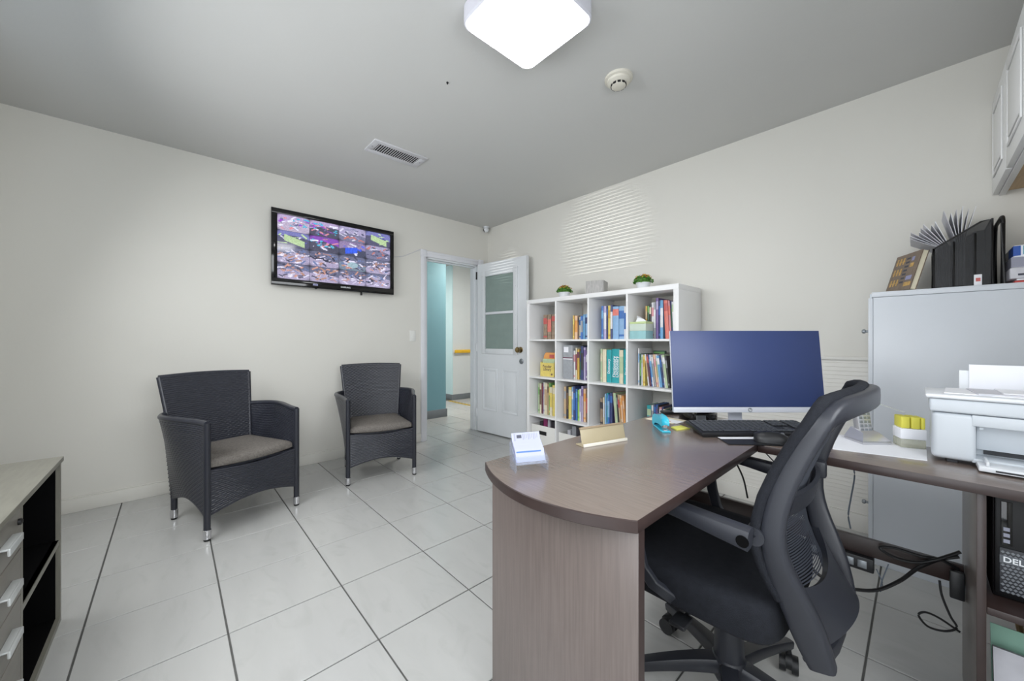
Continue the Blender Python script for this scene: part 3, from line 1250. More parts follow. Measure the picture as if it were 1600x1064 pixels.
for k, (z0, z1) in enumerate(((0.503, 0.62), (0.370, 0.500), (0.237, 0.367), (0.02, 0.234))):
    b = MB()
    b.box(DVX + 0.020, FX1 - 0.02, FYB + 0.05, FYF, z0, z1, b=0.0015)
    d = part('drawer', b, 'drawer_wood', t, world=True)
    zc = (z0 + z1) / 2 + (0.0 if k < 3 else 0.03)
    b = MB()
    hx0, hx1 = 1.985, 2.10
    b.box(hx0, hx1, FYF + 0.014, FYF + 0.020, zc - 0.010, zc + 0.010, b=0.002)
    b.box(hx0, hx1, FYF, FYF + 0.016, zc + 0.005, zc + 0.010, b=0.0015)
    part('handle', b, 'handle_silver', d, 'pale metal bar handle', world=True)
    if k == 0:
        b = MB()
        b.lathe([(0.009, 0), (0.009, 0.006), (0.006, 0.008)], 14, mx=T(1.93, FYF, 0.585) @ RX(-pi / 2))
        part('lock', b, 'wire_black', d, 'black lock', world=True)

# ================================================================== BOOKCASE
KX0, KX1, KY0, KY1, KH = 1.102, 2.562, -0.405, -0.026, 1.487
t = thing('cube_bookcase', 'tall white cube bookcase, four by four, holding books', 'bookcase', (1.83, -0.21, 0))
th = 0.037
b = MB()
b.box(KX0, KX1, KY0, KY1, KH - th, KH, b=0.0015)
part('top_panel', b, 'white_lacquer', t, world=True)
b = MB()
b.box(KX0, KX1, KY0, KY1, 0, th, b=0.0015)
part('bottom_panel', b, 'white_lacquer', t, world=True)
for x in (KX0, KX1 - th):
    b = MB()
    b.box(x, x + th, KY0, KY1, th, KH - th, b=0.0015)
    part('side_panel', b, 'white_lacquer', t, world=True)
DX = (1.469, 1.820, 2.173)
for x in DX:
    b = MB()
    b.box(x - 0.008, x + 0.008, KY0 + 0.001, KY1, th, KH - th, b=0.001)
    part('divider', b, 'white_lacquer', t, world=True)
cols = [(KX0 + th, DX[0] - 0.008), (DX[0] + 0.008, DX[1] - 0.008), (DX[1] + 0.008, DX[2] - 0.008), (DX[2] + 0.008, KX1 - th)]
SZ = (1.103, 0.752, 0.392)
for z in SZ:
    for (x0, x1) in cols:
        b = MB()
        b.box(x0, x1, KY0 + 0.002, KY1, z - 0.008, z + 0.008, b=0.001)
        part('shelf', b, 'white_lacquer', t, world=True)
rows = [SZ[0] + 0.008, SZ[1] + 0.008, SZ[2] + 0.008, th]

# ---- books
BC = {'navy blue': (40, 52, 104), 'blue': (44, 98, 180), 'light blue': (132, 176, 220), 'sky blue': (92, 158, 208), 'teal': (20, 156, 164),
      'dark red': (120, 38, 50), 'red': (196, 74, 70), 'coral': (228, 112, 98), 'pink': (216, 140, 150), 'white': (226, 226, 230),
      'grey': (150, 154, 160), 'cream': (226, 216, 184), 'yellow': (228, 204, 96), 'gold': (206, 160, 60), 'orange': (232, 152, 70),
      'tan': (196, 164, 122), 'brown': (104, 76, 58), 'black': (38, 36, 42), 'green': (104, 168, 84), 'pale green': (180, 202, 158),
      'lime green': (140, 200, 90), 'dark green': (40, 84, 66), 'purple': (110, 84, 150), 'lavender': (176, 164, 204), 'maroon': (92, 38, 60),
      'peach': (236, 190, 150), 'patterned brown': (140, 118, 96)}
for k, c in BC.items():
    c = tuple(0.84 * v + 0.16 * 205 for v in c)
    mat('cover ' + k, c, 0.45, var=0.3 if 'pattern' in k else 0.07, vscale=45)
ORD = ['first', 'second', 'third', 'fourth', 'fifth', 'sixth', 'seventh', 'eighth', 'ninth', 'tenth', 'eleventh', 'twelfth', 'thirteenth',
       'fourteenth', 'fifteenth', 'sixteenth']


def book_mb(w, d, hgt, band):
    """stands on z=0, spine at y=0, pages behind; x 0..w"""
    b = MB()
    c = min(0.0018, w * 0.16)
    r = c
    b.box(0, c, 0, d, 0, hgt, mi=0)
    b.box(w - c, w, 0, d, 0, hgt, mi=0)
    # slightly rounded spine
    n = 4
    prof = [(w * k / n, -0.0025 * sin(pi * k / n)) for k in range(n + 1)] + [(w, c), (0, c)]
    b.prism(prof, 0, hgt, mi=0)
    b.box(c, w - c, c, d - 0.003, 0.003, hgt - 0.004, mi=1)
    for (z0, z1) in band:
        pr = [(w * k / n, -0.0025 * sin(pi * k / n) - 0.0004) for k in range(n + 1)] + [(w, 0.001), (0, 0.001)]
        b.prism(pr, hgt * z0, hgt * z1, mi=2)
    return b


def fill(col, row, x_start, y_front, items, where):
    """items: (colour, thickness, height, band colour, lean degrees)"""
    x = x_start
    z = rows[row]
    xr = cols[col][1] - 0.002
    prev = None
    for i, it in enumerate(items):
        cname, w, hg, bandc, lean = it
        a = radians(lean)
        if prev is not None and lean != prev[1]:
            x += min(prev[0], hg) * math.tan(a - radians(prev[1])) + 0.001
        elif prev is None and lean:
            pass
        need = w / cos(a)
        if x + need > xr:
            break
        d = min(0.2, 0.13 + hg * 0.22)
        band = [(0.62, 0.86), (0.08, 0.14)] if i % 3 == 0 else ([(0.3, 0.8)] if i % 3 == 1 else [(0.72, 0.92)])
        b = book_mb(w, d, hg, band)
        thick = 'slim' if w < 0.013 else ('thick' if w > 0.03 else '')
        label = f"{thick} {cname} book, {ORD[i]} from left in {where}".strip()
        o = single('book', b, ['cover ' + cname, 'paper_cream', 'cover ' + bandc], label, 'book', (0, 0, 0), 'books in the bookcase', local=True)
        yf = y_front + ((i * 37) % 7) * 0.0022
        # rotate about the lower left edge so the top leans to the left; lift so that the lower corner rests on the shelf
        o.rotation_euler = (0, -a, 0)
        o.location = (x, yf, z + 0.0004)
        x += need + 0.0012
        prev = (hg, lean)


R1, R2, R3 = 'the top row', 'the second row', 'the third row'
fill(0, 0, 1.250, -0.325, [('patterned brown', 0.046, 0.232, 'red', 0), ('patterned brown', 0.046, 0.232, 'coral', 0), ('patterned brown', 0.046, 0.232, 'red', 0),
                           ('brown', 0.046, 0.232, 'coral', 0)], R1 + ', leftmost cubby')
fill(1, 0, 1.600, -0.325, [('gold', 0.016, 0.208, 'yellow', 0), ('peach', 0.03, 0.205, 'orange', 0), ('brown', 0.012, 0.205, 'black', 0), ('cream', 0.018, 0.195, 'blue', 0),
                           ('blue', 0.024, 0.2, 'grey', 0), ('sky blue', 0.02, 0.212, 'light blue', 0), ('light blue', 0.03, 0.215, 'navy blue', 0),
                           ('grey', 0.02, 0.2, 'white', 0)], R1 + ', second cubby')
fill(2, 0, 1.895, -0.325, [('blue', 0.018, 0.272, 'sky blue', 0), ('lavender', 0.024, 0.27, 'white', 0), ('navy blue', 0.01, 0.268, 'blue', 0),
                           ('yellow', 0.028, 0.272, 'gold', 0), ('navy blue', 0.018, 0.274, 'white', 0), ('light blue', 0.052, 0.26, 'coral', 0),
                           ('light blue', 0.05, 0.26, 'blue', 0), ('white', 0.045, 0.255, 'blue', 0)], R1 + ', third cubby')
fill(3, 0, 2.252, -0.270, [('gold', 0.012, 0.25, 'tan', 0), ('green', 0.012, 0.25, 'dark green', 0), ('black', 0.014, 0.262, 'cream', 0), ('white', 0.022, 0.275, 'pink', 0),
                           ('grey', 0.014, 0.275, 'white', 0), ('purple', 0.018, 0.305, 'lavender', 0), ('navy blue', 0.016, 0.285, 'blue', 0),
                           ('sky blue', 0.02, 0.285, 'white', 0), ('coral', 0.028, 0.283, 'red', 3), ('pink', 0.014, 0.28, 'coral', 3),
                           ('navy blue', 0.014, 0.275, 'dark green', 3), ('white', 0.016, 0.27, 'pale green', 3), ('pale green', 0.014, 0.27, 'grey', 3), ('dark red', 0.012, 0.26, 'white', 3)],
     R1 + ', rightmost cubby')
fill(1, 1, 1.610, -0.325, [('white', 0.016, 0.25, 'pink', 0), ('cream', 0.014, 0.275, 'dark red', 0), ('gold', 0.022, 0.262, 'maroon', 0), ('dark green', 0.02, 0.25, 'navy blue', 0),
                           ('navy blue', 0.024, 0.29, 'black', 0), ('lavender', 0.02, 0.28, 'purple', 0), ('purple', 0.016, 0.25, 'white', 0), ('grey', 0.014, 0.28, 'white', 0)],
     R2 + ', second cubby, after the grey file')
fill(2, 1, 1.888, -0.325, [('pale green', 0.014, 0.272, 'cream', 0), ('cream', 0.036, 0.268, 'cream', 0), ('teal', 0.045, 0.264, 'teal', 0), ('teal', 0.072, 0.272, 'teal', 0),
                           ('cream', 0.034, 0.265, 'pale green', 0), ('teal', 0.05, 0.268, 'teal', 0)], R2 + ', third cubby')
fill(3, 1, 2.222, -0.325, [('white', 0.010, 0.28, 'light blue', 0), ('dark green', 0.009, 0.24, 'green', 0), ('white', 0.010, 0.235, 'pale green', 0), ('yellow', 0.016, 0.23, 'gold', 0),
                           ('white', 0.010, 0.238, 'tan', 7), ('maroon', 0.012, 0.24, 'red', 7), ('blue', 0.012, 0.235, 'light blue', 7), ('white', 0.01, 0.236, 'sky blue', 7),
                           ('grey', 0.012, 0.238, 'white', 7), ('peach', 0.014, 0.238, 'pink', 7), ('white', 0.012, 0.238, 'pale green', 7), ('sky blue', 0.018, 0.23, 'white', 7),
                           ('navy blue', 0.010, 0.235, 'blue', 7), ('white', 0.012, 0.235, 'grey', 7), ('pale green', 0.016, 0.238, 'white', 7), ('black', 0.01, 0.23, 'grey', 7)],
     R2 + ', rightmost cubby')
fill(0, 2, 1.182, -0.325, [('pale green', 0.014, 0.29, 'green', 0), ('cream', 0.02, 0.288, 'brown', 0), ('maroon', 0.018, 0.29, 'dark red', 0), ('white', 0.02, 0.3, 'lavender', 0),
                           ('cream', 0.034, 0.298, 'tan', 0), ('tan', 0.014, 0.29, 'brown', 0), ('green', 0.018, 0.3, 'yellow', 0), ('cream', 0.03, 0.265, 'yellow', 0), ('yellow', 0.03, 0.285, 'cream', 0)],
     R3 + ', leftmost cubby')
fill(1, 2, 1.500, -0.325, [('tan', 0.024, 0.285, 'grey', 0), ('black', 0.02, 0.29, 'brown', 0), ('yellow', 0.03, 0.285, 'cream', 0), ('light blue', 0.024, 0.288, 'white', 0),
                           ('navy blue', 0.022, 0.298, 'blue', 0), ('blue', 0.018, 0.275, 'sky blue', 0), ('lime green', 0.026, 0.27, 'green', 0), ('white', 0.016, 0.28, 'lavender', 0),
                           ('lavender', 0.018, 0.305, 'purple', 0), ('peach', 0.024, 0.285, 'orange', 0), ('brown', 0.03, 0.26, 'red', 0)], R3 + ', second cubby')
fill(2, 2, 1.884, -0.325, [('patterned brown', 0.024, 0.225, 'black', 0), ('cream', 0.012, 0.235, 'white', 0), ('light blue', 0.014, 0.265, 'sky blue', 0), ('teal', 0.014, 0.27, 'sky blue', 0),
                           ('blue', 0.018, 0.262, 'light blue', 0), ('navy blue', 0.022, 0.275, 'blue', 0), ('pink', 0.008, 0.282, 'white', 5), ('pale green', 0.022, 0.28, 'pale green', 5),
                           ('black', 0.008, 0.268, 'grey', 5), ('tan', 0.012, 0.27, 'red', 5), ('cream', 0.012, 0.268, 'orange', 5), ('peach', 0.014, 0.268, 'orange', 5),
                           ('orange', 0.014, 0.265, 'peach', 5)], R3 + ', third cubby')
fill(3, 2, 2.250, -0.24, [('teal', 0.030, 0.205, 'pale green', 0), ('white', 0.016, 0.208, 'grey', 0), ('navy blue', 0.016, 0.215, 'blue', 0), ('blue', 0.014, 0.215, 'purple', 0),
                          ('black', 0.01, 0.21, 'navy blue', 0), ('pink', 0.02, 0.2, 'white', 0), ('navy blue', 0.012, 0.205, 'dark red', 0), ('cream', 0.014, 0.19, 'tan', 0),
                          ('dark green', 0.014, 0.19, 'green', 0), ('sky blue', 0.02, 0.17, 'white', 0), ('blue', 0.014, 0.175, 'light blue', 0), ('pale green', 0.018, 0.165, 'white', 0)],
     R3 + ', rightmost cubby')
# lettering on the wide teal spine of the third cubby
for o in [o for o in bpy.data.objects if o.name.startswith('book') and o.get('label', '').endswith('second row, third cubby')]:
    if 'teal' in o['label']:
        w = max(v.co.x for v in o.data.vertices)
        big = w > 0.06
        RT = Matrix(((0, -1, 0, 0), (0, 0, -1, 0), (1, 0, 0, 0), (0, 0, 0, 1)))      # reads upward, faces -y
        for kx in ((0.33, 0.67) if big else (0.5,)):
            tb = text_mb('Dictionary', 0.04 if big else 0.028, mx=T(w * kx, -0.0032, 0.13) @ RT, bold=True)
            q = bpy.data.objects.new('spine_title', tb.mesh('spine_title', 'logo_white'))
            COL.objects.link(q)
            q.parent = o
            q['label'] = 'white lettering on the spine'
# book standing behind, green top, in the rightmost cubby
b = MB()
b.box(2.236, 2.33, -0.115, -0.085, rows[1] + 0.0005, rows[1] + 0.26, mi=0, b=0.002)
b.box(2.24, 2.326, -0.116, -0.1145, rows[1] + 0.225, rows[1] + 0.252, mi=1)
b.box(2.245, 2.262, -0.116, -0.1145, rows[1] + 0.20, rows[1] + 0.217, mi=2)
single('folder', b, ['cover dark green', 'cover green', 'cover light blue'], 'dark green folder standing behind the slim white books, second row right', 'folder',
       (2.28, -0.1, rows[1]))

# grey magazine file
t = thing('magazine_file', 'tall grey box file with white label, second row of the bookcase', 'file box', (1.545, -0.24, rows[1]))
b = MB()
b.box(1.497, 1.604, -0.335, -0.08, rows[1] + 0.0005, rows[1] + 0.298, b=0.003)
part('body', b, 'cover grey', t, world=True)
b = MB()
b.box(1.508, 1.560, -0.3365, -0.335, rows[1] + 0.235, rows[1] + 0.283)
part('label_card', b, 'paper', t, 'white card label', world=True)
for z, mm in ((0.183, 'cover maroon'), (0.172, 'paper')):
    b = MB()
    b.box(1.4965, 1.6045, -0.3362, -0.334, rows[1] + z, rows[1] + z + 0.008)
    part('stripe', b, mm, t, world=True)

# yellow box of little books
t = thing('yellow_book_box', 'yellow cardboard box with dark lettering, holding cards', 'box', (1.29, -0.25, rows[1]))
b = MB()
z0 = rows[1] + 0.0005
b.box(1.20, 1.372, -0.315, -0.312, z0, z0 + 0.128)
b.box(1.20, 1.203, -0.312, -0.22, z0, z0 + 0.135)
b.box(1.369, 1.372, -0.312, -0.22, z0, z0 + 0.135)
b.box(1.20, 1.372, -0.223, -0.22, z0, z0 + 0.15)
b.box(1.20, 1.372, -0.312, -0.22, z0, z0 + 0.003)
part('box', b, 'cover yellow', t, world=True)
b = MB()
b.box(1.215, 1.365, -0.30, -0.288, z0 + 0.004, z0 + 0.165, b=0.002)
part('green_card', b, 'cover pale green', t, world=True)
b = MB()
b.prism([(1.215, z0 + 0.01), (1.365, z0 + 0.01), (1.365, z0 + 0.225), (1.245, z0 + 0.225), (1.222, z0 + 0.20), (1.215, z0 + 0.17)], 0.285, 0.255,
        mx=Matrix(((1, 0, 0, 0), (0, 0, -1, 0), (0, 1, 0, 0), (0, 0, 0, 1))))
part('orange_card', b, 'cover orange', t, world=True)
b = MB()
b.box(1.29, 1.35, -0.2865, -0.285, z0 + 0.175, z0 + 0.205)
part('red_mark', b, 'cover red', t, world=True)
FT = Matrix(((1, 0, 0, 0), (0, 0, -1, 0), (0, 1, 0, 0), (0, 0, 0, 1)))     # text facing -y
for s_, z in (('Popular', 0.094), ('Library', 0.066)):
    part('lettering', text_mb(s_, 0.036, mx=T(1.286, -0.3155, z0 + z) @ FT, bold=True), 'cover brown', t, 'dark lettering', world=True)
b = MB()
b.cyl((1.345, -0.3165, z0 + 0.022), (1.345, -0.315, z0 + 0.022), 0.010, n=12)
part('round_mark', b, 'cover brown', t, world=True)

# tissue box
z0 = rows[0] + 0.0005
t = thing('tissue_box', 'pale green tissue box with a white tissue, top right cubby', 'tissue box', (2.26, -0.335, z0))
b = MB()
b.box(2.190, 2.318, -0.392, -0.280, z0, z0 + 0.060, b=0.002)
part('lower_band', b, 'tissue_sea', t, 'blue-green printed lower half', world=True)
b = MB()
b.box(2.190, 2.318, -0.392, -0.280, z0 + 0.060, z0 + 0.112, b=0.002)
part('upper_band', b, 'tissue_box', t, world=True)
b = MB()
b.box(2.190, 2.318, -0.392, -0.280, z0 + 0.112, z0 + 0.128, b=0.002)
part('lid', b, 'tissue_green', t, world=True)
b = MB()
cx_, cy_ = 2.252, -0.336
vs = [(cx_ - 0.04, cy_ + 0.01, z0 + 0.128), (cx_ + 0.05, cy_ + 0.012, z0 + 0.128), (cx_ + 0.05, cy_ - 0.012, z0 + 0.128), (cx_ - 0.04, cy_ - 0.012, z0 + 0.128),
      (cx_ - 0.035, cy_, z0 + 0.178), (cx_ - 0.012, cy_ + 0.012, z0 + 0.165), (cx_ + 0.02, cy_ - 0.004, z0 + 0.15), (cx_ - 0.02, cy_ - 0.014, z0 + 0.16)]
b.add(vs, [(0, 1, 2, 3), (3, 2, 6, 7), (7, 6, 5, 4), (1, 0, 4, 5), (0, 3, 7, 4), (2, 1, 5, 6)])
part('tissue', b, 'paper', t, 'white tissue sticking out', world=True)

# storage boxes in the lowest visible row
for k, (x0, x1, hh, lab, hd) in enumerate(((1.150, 1.445, 0.268, 'white storage box with dark handle slot, lowest row, leftmost cubby', 'slot'),
                                           (1.490, 1.80, 0.245, 'white storage box with metal label ring, lowest row, second cubby', 'ring'))):
    z0 = rows[3] + 0.0005
    t = thing('storage_box', lab, 'box', ((x0 + x1) / 2, -0.21, z0), 0, 'white boxes in the lowest row')
    yf = -0.385
    b = MB()
    b.box(x0, x1, yf, yf + 0.004, z0, z0 + hh, b=0.001)
    b.box(x0, x1, -0.054, -0.05, z0, z0 + hh, b=0.001)
    b.box(x0, x0 + 0.004, yf + 0.004, -0.054, z0, z0 + hh)
    b.box(x1 - 0.004, x1, yf + 0.004, -0.054, z0, z0 + hh)
    b.box(x0 + 0.004, x1 - 0.004, yf + 0.004, -0.054, z0, z0 + 0.004)
    part('body', b, 'box_white', t, world=True)
    xm = (x0 + x1) / 2
    if hd == 'slot':
        b = MB()
        b.box(xm - 0.045, xm + 0.045, yf - 0.003, yf + 0.001, z0 + hh - 0.085, z0 + hh - 0.05, b=0.0012)
        part('handle', b, 'black_paint', t, 'dark handle slot', world=True)
    else:
        b = MB()
        b.tube([(xm + 0.04 * cos(a * pi / 8), yf - 0.004, z0 + hh - 0.062 + 0.017 * sin(a * pi / 8)) for a in range(16)], 0.004, 8, closed=True)
        part('label_ring', b, 'grey_metal', t, 'oval metal label holder', world=True)
    b = MB()
    for q in range(5):
        xx = x0 + 0.03 + q * (x1 - x0 - 0.1) / 5
        b.box(xx, xx + 0.035 + 0.01 * (q % 2), -0.30 + 0.01 * q, -0.1, z0 + 0.01, z0 + hh + 0.012 + 0.014 * ((q * 3) % 4), mi=q % 3)
    single('box_contents', b, ['cover black', 'magenta', 'paper_grey'] if k == 0 else ['paper_grey', 'cover grey', 'cover black'],
           'dark and magenta packets in the leftmost white box' if k == 0 else 'grey papers heaped in the second white box', 'packets', (xm, -0.2, z0 + 0.01), kind='stuff')

# ---- on top of the bookcase
def potted(loc, label, seed):
    rnd = random.Random(seed)
    t = thing('potted_plant', label, 'plant', loc, 0, 'small potted plants on the bookcase')
    b = MB()
    b.lathe([(0.034, 0), (0.040, 0.004), (0.053, 0.055), (0.055, 0.058), (0.050, 0.058), (0.046, 0.05)], 28)
    part('pot', b, 'white_plastic', t, 'round white pot')
    for nm, mt, cnt, rr in (('foliage', 'leaf', 210, 1.0), ('yellow_blossoms', 'blossom_yellow', 62, 1.10), ('orange_blossoms', 'blossom_orange', 40, 1.12)):
        b = MB()
        for k in range(cnt):
            a = rnd.uniform(0, 2 * pi)
            e = math.acos(rnd.uniform(0.02, 1)) if nm == 'foliage' else rnd.uniform(0.1, 1.0)
            if nm != 'foliage':
                a = rnd.gauss(-0.3, 1.1)
            r = rr * rnd.uniform(0.75, 1.0)
            p = Vector((0.075 * r * sin(e) * cos(a), 0.075 * r * sin(e) * sin(a), 0.058 + 0.060 * r * cos(e)))
            l = rnd.uniform(0.009, 0.016) if nm == 'foliage' else 0.008
            mx = T(*p) @ RZ(a) @ RY(e) @ RX(rnd.uniform(-0.6, 0.6)) @ RZ(rnd.uniform(0, 6))
            b.add([(-l, 0, 0), (0, l * 0.45, 0.002), (l, 0, 0.004), (0, -l * 0.45, 0.002), (0, 0, -0.002)], [(0, 1, 2, 3), (0, 4, 1), (1, 4, 2), (2, 4, 3), (3, 4, 0)], 0, mx)
        b.lathe([(0.047, 0.045), (0.055, 0.06), (0.05, 0.085), (0.02, 0.105)], 14) if nm == 'foliage' else None
        part(nm, b, mt, t, kind='stuff')
    return t


potted((1.442, -0.25, KH), 'small green plant in white pot, on the bookcase left of the wooden box', 3)
potted((2.222, -0.25, KH), 'small green plant in white pot, on the bookcase right of the wooden box', 11)
t = thing('wooden_box', 'weathered grey wooden planter box on top of the bookcase', 'box', (1.80, -0.25, KH))
b = MB()
mx = T(1.80, -0.25, KH) @ RZ(0.35)
for s_ in (-1, 1):
    b = MB()
    b.box(-0.0665, 0.0665, s_ * 0.071 - 0.004, s_ * 0.071 + 0.004, 0, 0.115, b=0.001, mx=mx)
    part('long_board', b, 'barn_wood', t, world=True)
    b = MB()
    b.box(s_ * 0.071 - 0.004, s_ * 0.071 + 0.004, -0.075, 0.075, 0, 0.115, b=0.001, mx=mx)
    part('end_board', b, 'barn_wood', t, world=True)
b = MB()
b = MB()
b.box(-0.066, 0.066, -0.066, 0.066, 0.001, 0.10, mx=mx)
part('filling', b, 'barn_wood', t, world=True)

# ================================================================== CORNER DESK
ZT = 0.75
t = desk = thing('corner_desk', 'dark espresso corner desk with a bowed end', 'desk', (3.05, -1.7, 0))
PX0, PX1, RY0, RY1, PEND = 2.812, 3.288, -1.475, -1.09, -2.264
poly = [(PX0, RY1)]
NB = 18
for k in range(NB + 1):
    u = k / NB
    poly.append((PX0 + (PX1 - PX0) * u, PEND - 4 * 0.076 * u * (1 - u)))
poly += [(PX1, RY1)]
b = MB()
b.prism(poly, ZT - 0.026, ZT, b=0.002)
part('peninsula_top', b, 'espresso', desk, world=True)
b = MB()
b.box(PX1 + 0.0006, XB - 0.01, RY0, RY1, ZT - 0.026, ZT, b=0.002)
part('return_top', b, 'espresso', desk, world=True)
b = MB()
b.box(2.832, 3.284, -2.254, -2.232, 0, ZT - 0.0262, b=0.0015)
ep = part('end_panel', b, 'espresso_v', desk, world=True)
b = MB()
b.box(3.284, 3.2848, -2.254, -2.232, 0, ZT - 0.0262)
part('edge_band', b, 'espresso_edge', ep, world=True)
for x0 in (3.752, 4.06):
    b = MB()
    b.box(x0, x0 + 0.016, RY0 + 0.025, RY1 + 0.08, 0, ZT - 0.0262, b=0.001)
    part('leg_panel', b, 'espresso_v', desk, world=True)
b = MB()
b.box(2.84, 3.751, RY1 - 0.018, RY1, 0.335, 0.395, b=0.001)
part('back_rail', b, 'espresso_edge', desk, world=True)
b = MB()
b.box(2.835, 2.853, -2.231, RY1 - 0.02, 0.36, ZT - 0.0262, b=0.001)
part('modesty_panel', b, 'espresso_v', desk, world=True)
b = MB()
b.box(3.769, 4.059, RY0 + 0.03, RY1 + 0.06, 0.424, 0.442, b=0.001)
part('computer_shelf', b, 'espresso_edge', desk, world=True)
# dark edge banding on the boards
for ch in desk.children:
    nm = ch.name.split('.')[0]
    if nm in ('peninsula_top', 'return_top', 'leg_panel'):
        ch.data.materials.append(M('espresso_edge'))
        for p in ch.data.polygons:
            if (nm == 'leg_panel' and p.normal.y < -0.5) or (nm != 'leg_panel' and p.normal.z < 0.9):
                p.material_index = 1
b = MB()
b.box(2.84, 2.858, RY1 - 0.3, RY1 - 0.02, 0, 0.335)
part('corner_post', b, 'espresso_edge', desk, world=True)
b = MB()
b.cyl((3.751, -1.33, 0.08), (3.747, -1.33, 0.08), 0.005, n=8)
part('bolt_cap', b, 'wire_black', desk, world=True)

# ---- computer monitor facing the camera side
MYAW = radians(47.5)            # local x along the screen, local -y the viewing side
mw = T(3.182, -1.200, ZT) @ RZ(MYAW)
t = thing('computer_monitor', 'wide computer monitor with thin bezel and silver chin', 'monitor', (3.182, -1.200, ZT), MYAW)
tilt = RX(radians(-6))
sm_ = T(0, 0, 0.225) @ tilt
b = MB()
b.box(-0.306, 0.306, 0.0, 0.012, -0.165, 0.166, b=0.003, mx=sm_)
b.box(-0.24, 0.24, 0.012, 0.035, -0.13, 0.1, b=0.012, mx=sm_)
part('housing', b, 'silver_plastic', t)
b = MB()
b.box(-0.3055, 0.3055, -0.003, 0.0, -0.144, 0.1655, b=0.001, mx=sm_)
part('screen', b, 'screen_dark', t, 'dark blue switched-off screen')
b = MB()
b.box(-0.306, 0.306, -0.005, 0.0, -0.166, -0.145, b=0.0015, mx=sm_)
ch = part('chin', b, 'silver_plastic', t, 'silver strip below the screen')
b = MB()
b.lathe([(0.0085, 0), (0.0085, 0.0008)], 20, mx=sm_ @ T(0.0, -0.0052, -0.1555) @ RX(pi / 2))
lg = part('logo_disc', b, 'grey_metal', ch)
part('logo', text_mb('hp', 0.011, mx=sm_ @ T(0.0, -0.0062, -0.1555) @ FT), 'logo_white', ch, 'small round maker mark')
b = MB()
b.tube([(-0.02, 0.045, 0.01), (-0.02, 0.05, 0.07), (-0.02, 0.045, 0.16)], 0.02, 8, flat=(0.055, 0.016), up=(0, 1, 0))
b.box(-0.03, 0.0, 0.02, 0.05, 0.13, 0.18, b=0.003)
part('stand_neck', b, 'silver_plastic', t)
b = MB()
b.prism(rsq(0, 0, 1, 0.3), 0, 0.008, mx=T(-0.0, 0.03, 0) @ Matrix.Diagonal((0.18, 0.13, 1, 1)))
part('stand_base', b, 'silver_plastic', t)

# ---- keyboard
KF = Vector((3.128, -1.520))
t = thing('keyboard', 'black computer keyboard in front of the monitor', 'keyboard', (KF.x, KF.y, ZT), MYAW)
b = MB()
kt = T(0, 0, 0.004) @ RX(radians(7))
b.box(0, 0.44, 0, 0.135, 0, 0.014, b=0.004, mx=kt)
part('base', b, 'black_plastic', t)
b = MB()
for r in range(6):
    y0 = 0.012 + r * 0.0195
    x = 0.010
    while x < 0.425:
        wk = 0.0165
        if r == 0 and 0.085 < x < 0.18:
            wk = 0.098
        if 0.287 < x < 0.296 or 0.352 < x < 0.361:
            x += 0.008
        if x + wk > 0.432:
            break
        if not (r in (1, 2) and 0.297 < x < 0.35 and (r == 2 or x < 0.31 or x > 0.33)):
            b.box(x, x + wk, y0, y0 + 0.0165, 0.0142, 0.0185, b=0.0012, mx=kt, seg=1)
        x += wk + 0.0025
part('keys', b, 'key_grey', t, kind='stuff')
for x in (0.03, 0.40):
    b = MB()
    b.box(x, x + 0.02, 0.118, 0.128, 0.0, 0.019)
    part('foot', b, 'black_plastic', t)
b = MB()
b.box(0.004, 0.436, 0.0005, 0.0015, 0.0, 0.004)
part('rubber_strip', b, 'rubber', t)
# ---- mouse mat and mouse
b = MB()
vs2 = [(3.150, -1.420), (3.228, -1.552), (3.41, -1.40), (3.305, -1.268)]
b.prism([(3.168, -1.486), (3.225, -1.553), (PX1 - 0.006, -1.497), (3.372, -1.4275), (3.372, -1.27), (3.305, -1.343)], ZT + 0.0003, ZT + 0.003)
single('mouse_mat', b, 'black_plastic', 'black mouse mat at the desk corner under the mouse', 'mouse mat', (3.27, -1.44, ZT))
t = thing('computer_mouse', 'black computer mouse with a glossy side on the mat', 'mouse', (3.318, -1.418, ZT + 0.0031), radians(14))


def mouse_surface(u, v):
    a = pi * v
    x = -0.054 + 0.108 * u
    w = 0.031 * (1 - abs(2 * u - 1) ** 3.2) ** 0.5 + 0.001
    hh = 0.036 * (1 - abs(1.7 * (u - 0.45)) ** 2.4) ** 0.6 if abs(1.7 * (u - 0.45)) < 1 else 0.002
    return (x, -w * cos(a), 0.001 + max(hh, 0.002) * sin(a) ** 0.8)


b = MB()
vs, fs = [], []
nu_, nv_ = 20, 14
for i in range(nu_ + 1):
    for j in range(nv_ + 1):
        vs.append(mouse_surface(i / nu_, j / nv_))
for i in range(nu_):
    for j in range(nv_):
        a = i * (nv_ + 1) + j
        fs.append((a, a + nv_ + 1, a + nv_ + 2, a + 1))
fs.append(tuple(j for j in range(nv_ + 1)))
fs.append(tuple(nu_ * (nv_ + 1) + j for j in range(nv_, -1, -1)))
b.add(vs, fs)
b.prism([(-0.05, -0.02), (-0.03, -0.029), (0.03, -0.029), (0.05, -0.02), (0.05, 0.02), (0.03, 0.029), (-0.03, 0.029), (-0.05, 0.02)], 0.0002, 0.002)
part('body', b, 'black_plastic', t, angle=70)
b = MB()
b.cyl((0.028, -0.004, 0.029), (0.028, 0.004, 0.029), 0.007, n=14)
part('scroll_wheel', b, 'chair_grey', t)
# paper slip caught under the mat
b = MB()
b.box(0, 0.14, 0, 0.022, 0, 0.0012, mx=T(3.186, -1.503, ZT + 0.0034) @ RZ(MYAW))
single('paper_slip', b, 'paper', 'white paper slip along the far edge of the mouse mat', 'paper', (3.22, -1.46, ZT + 0.003))

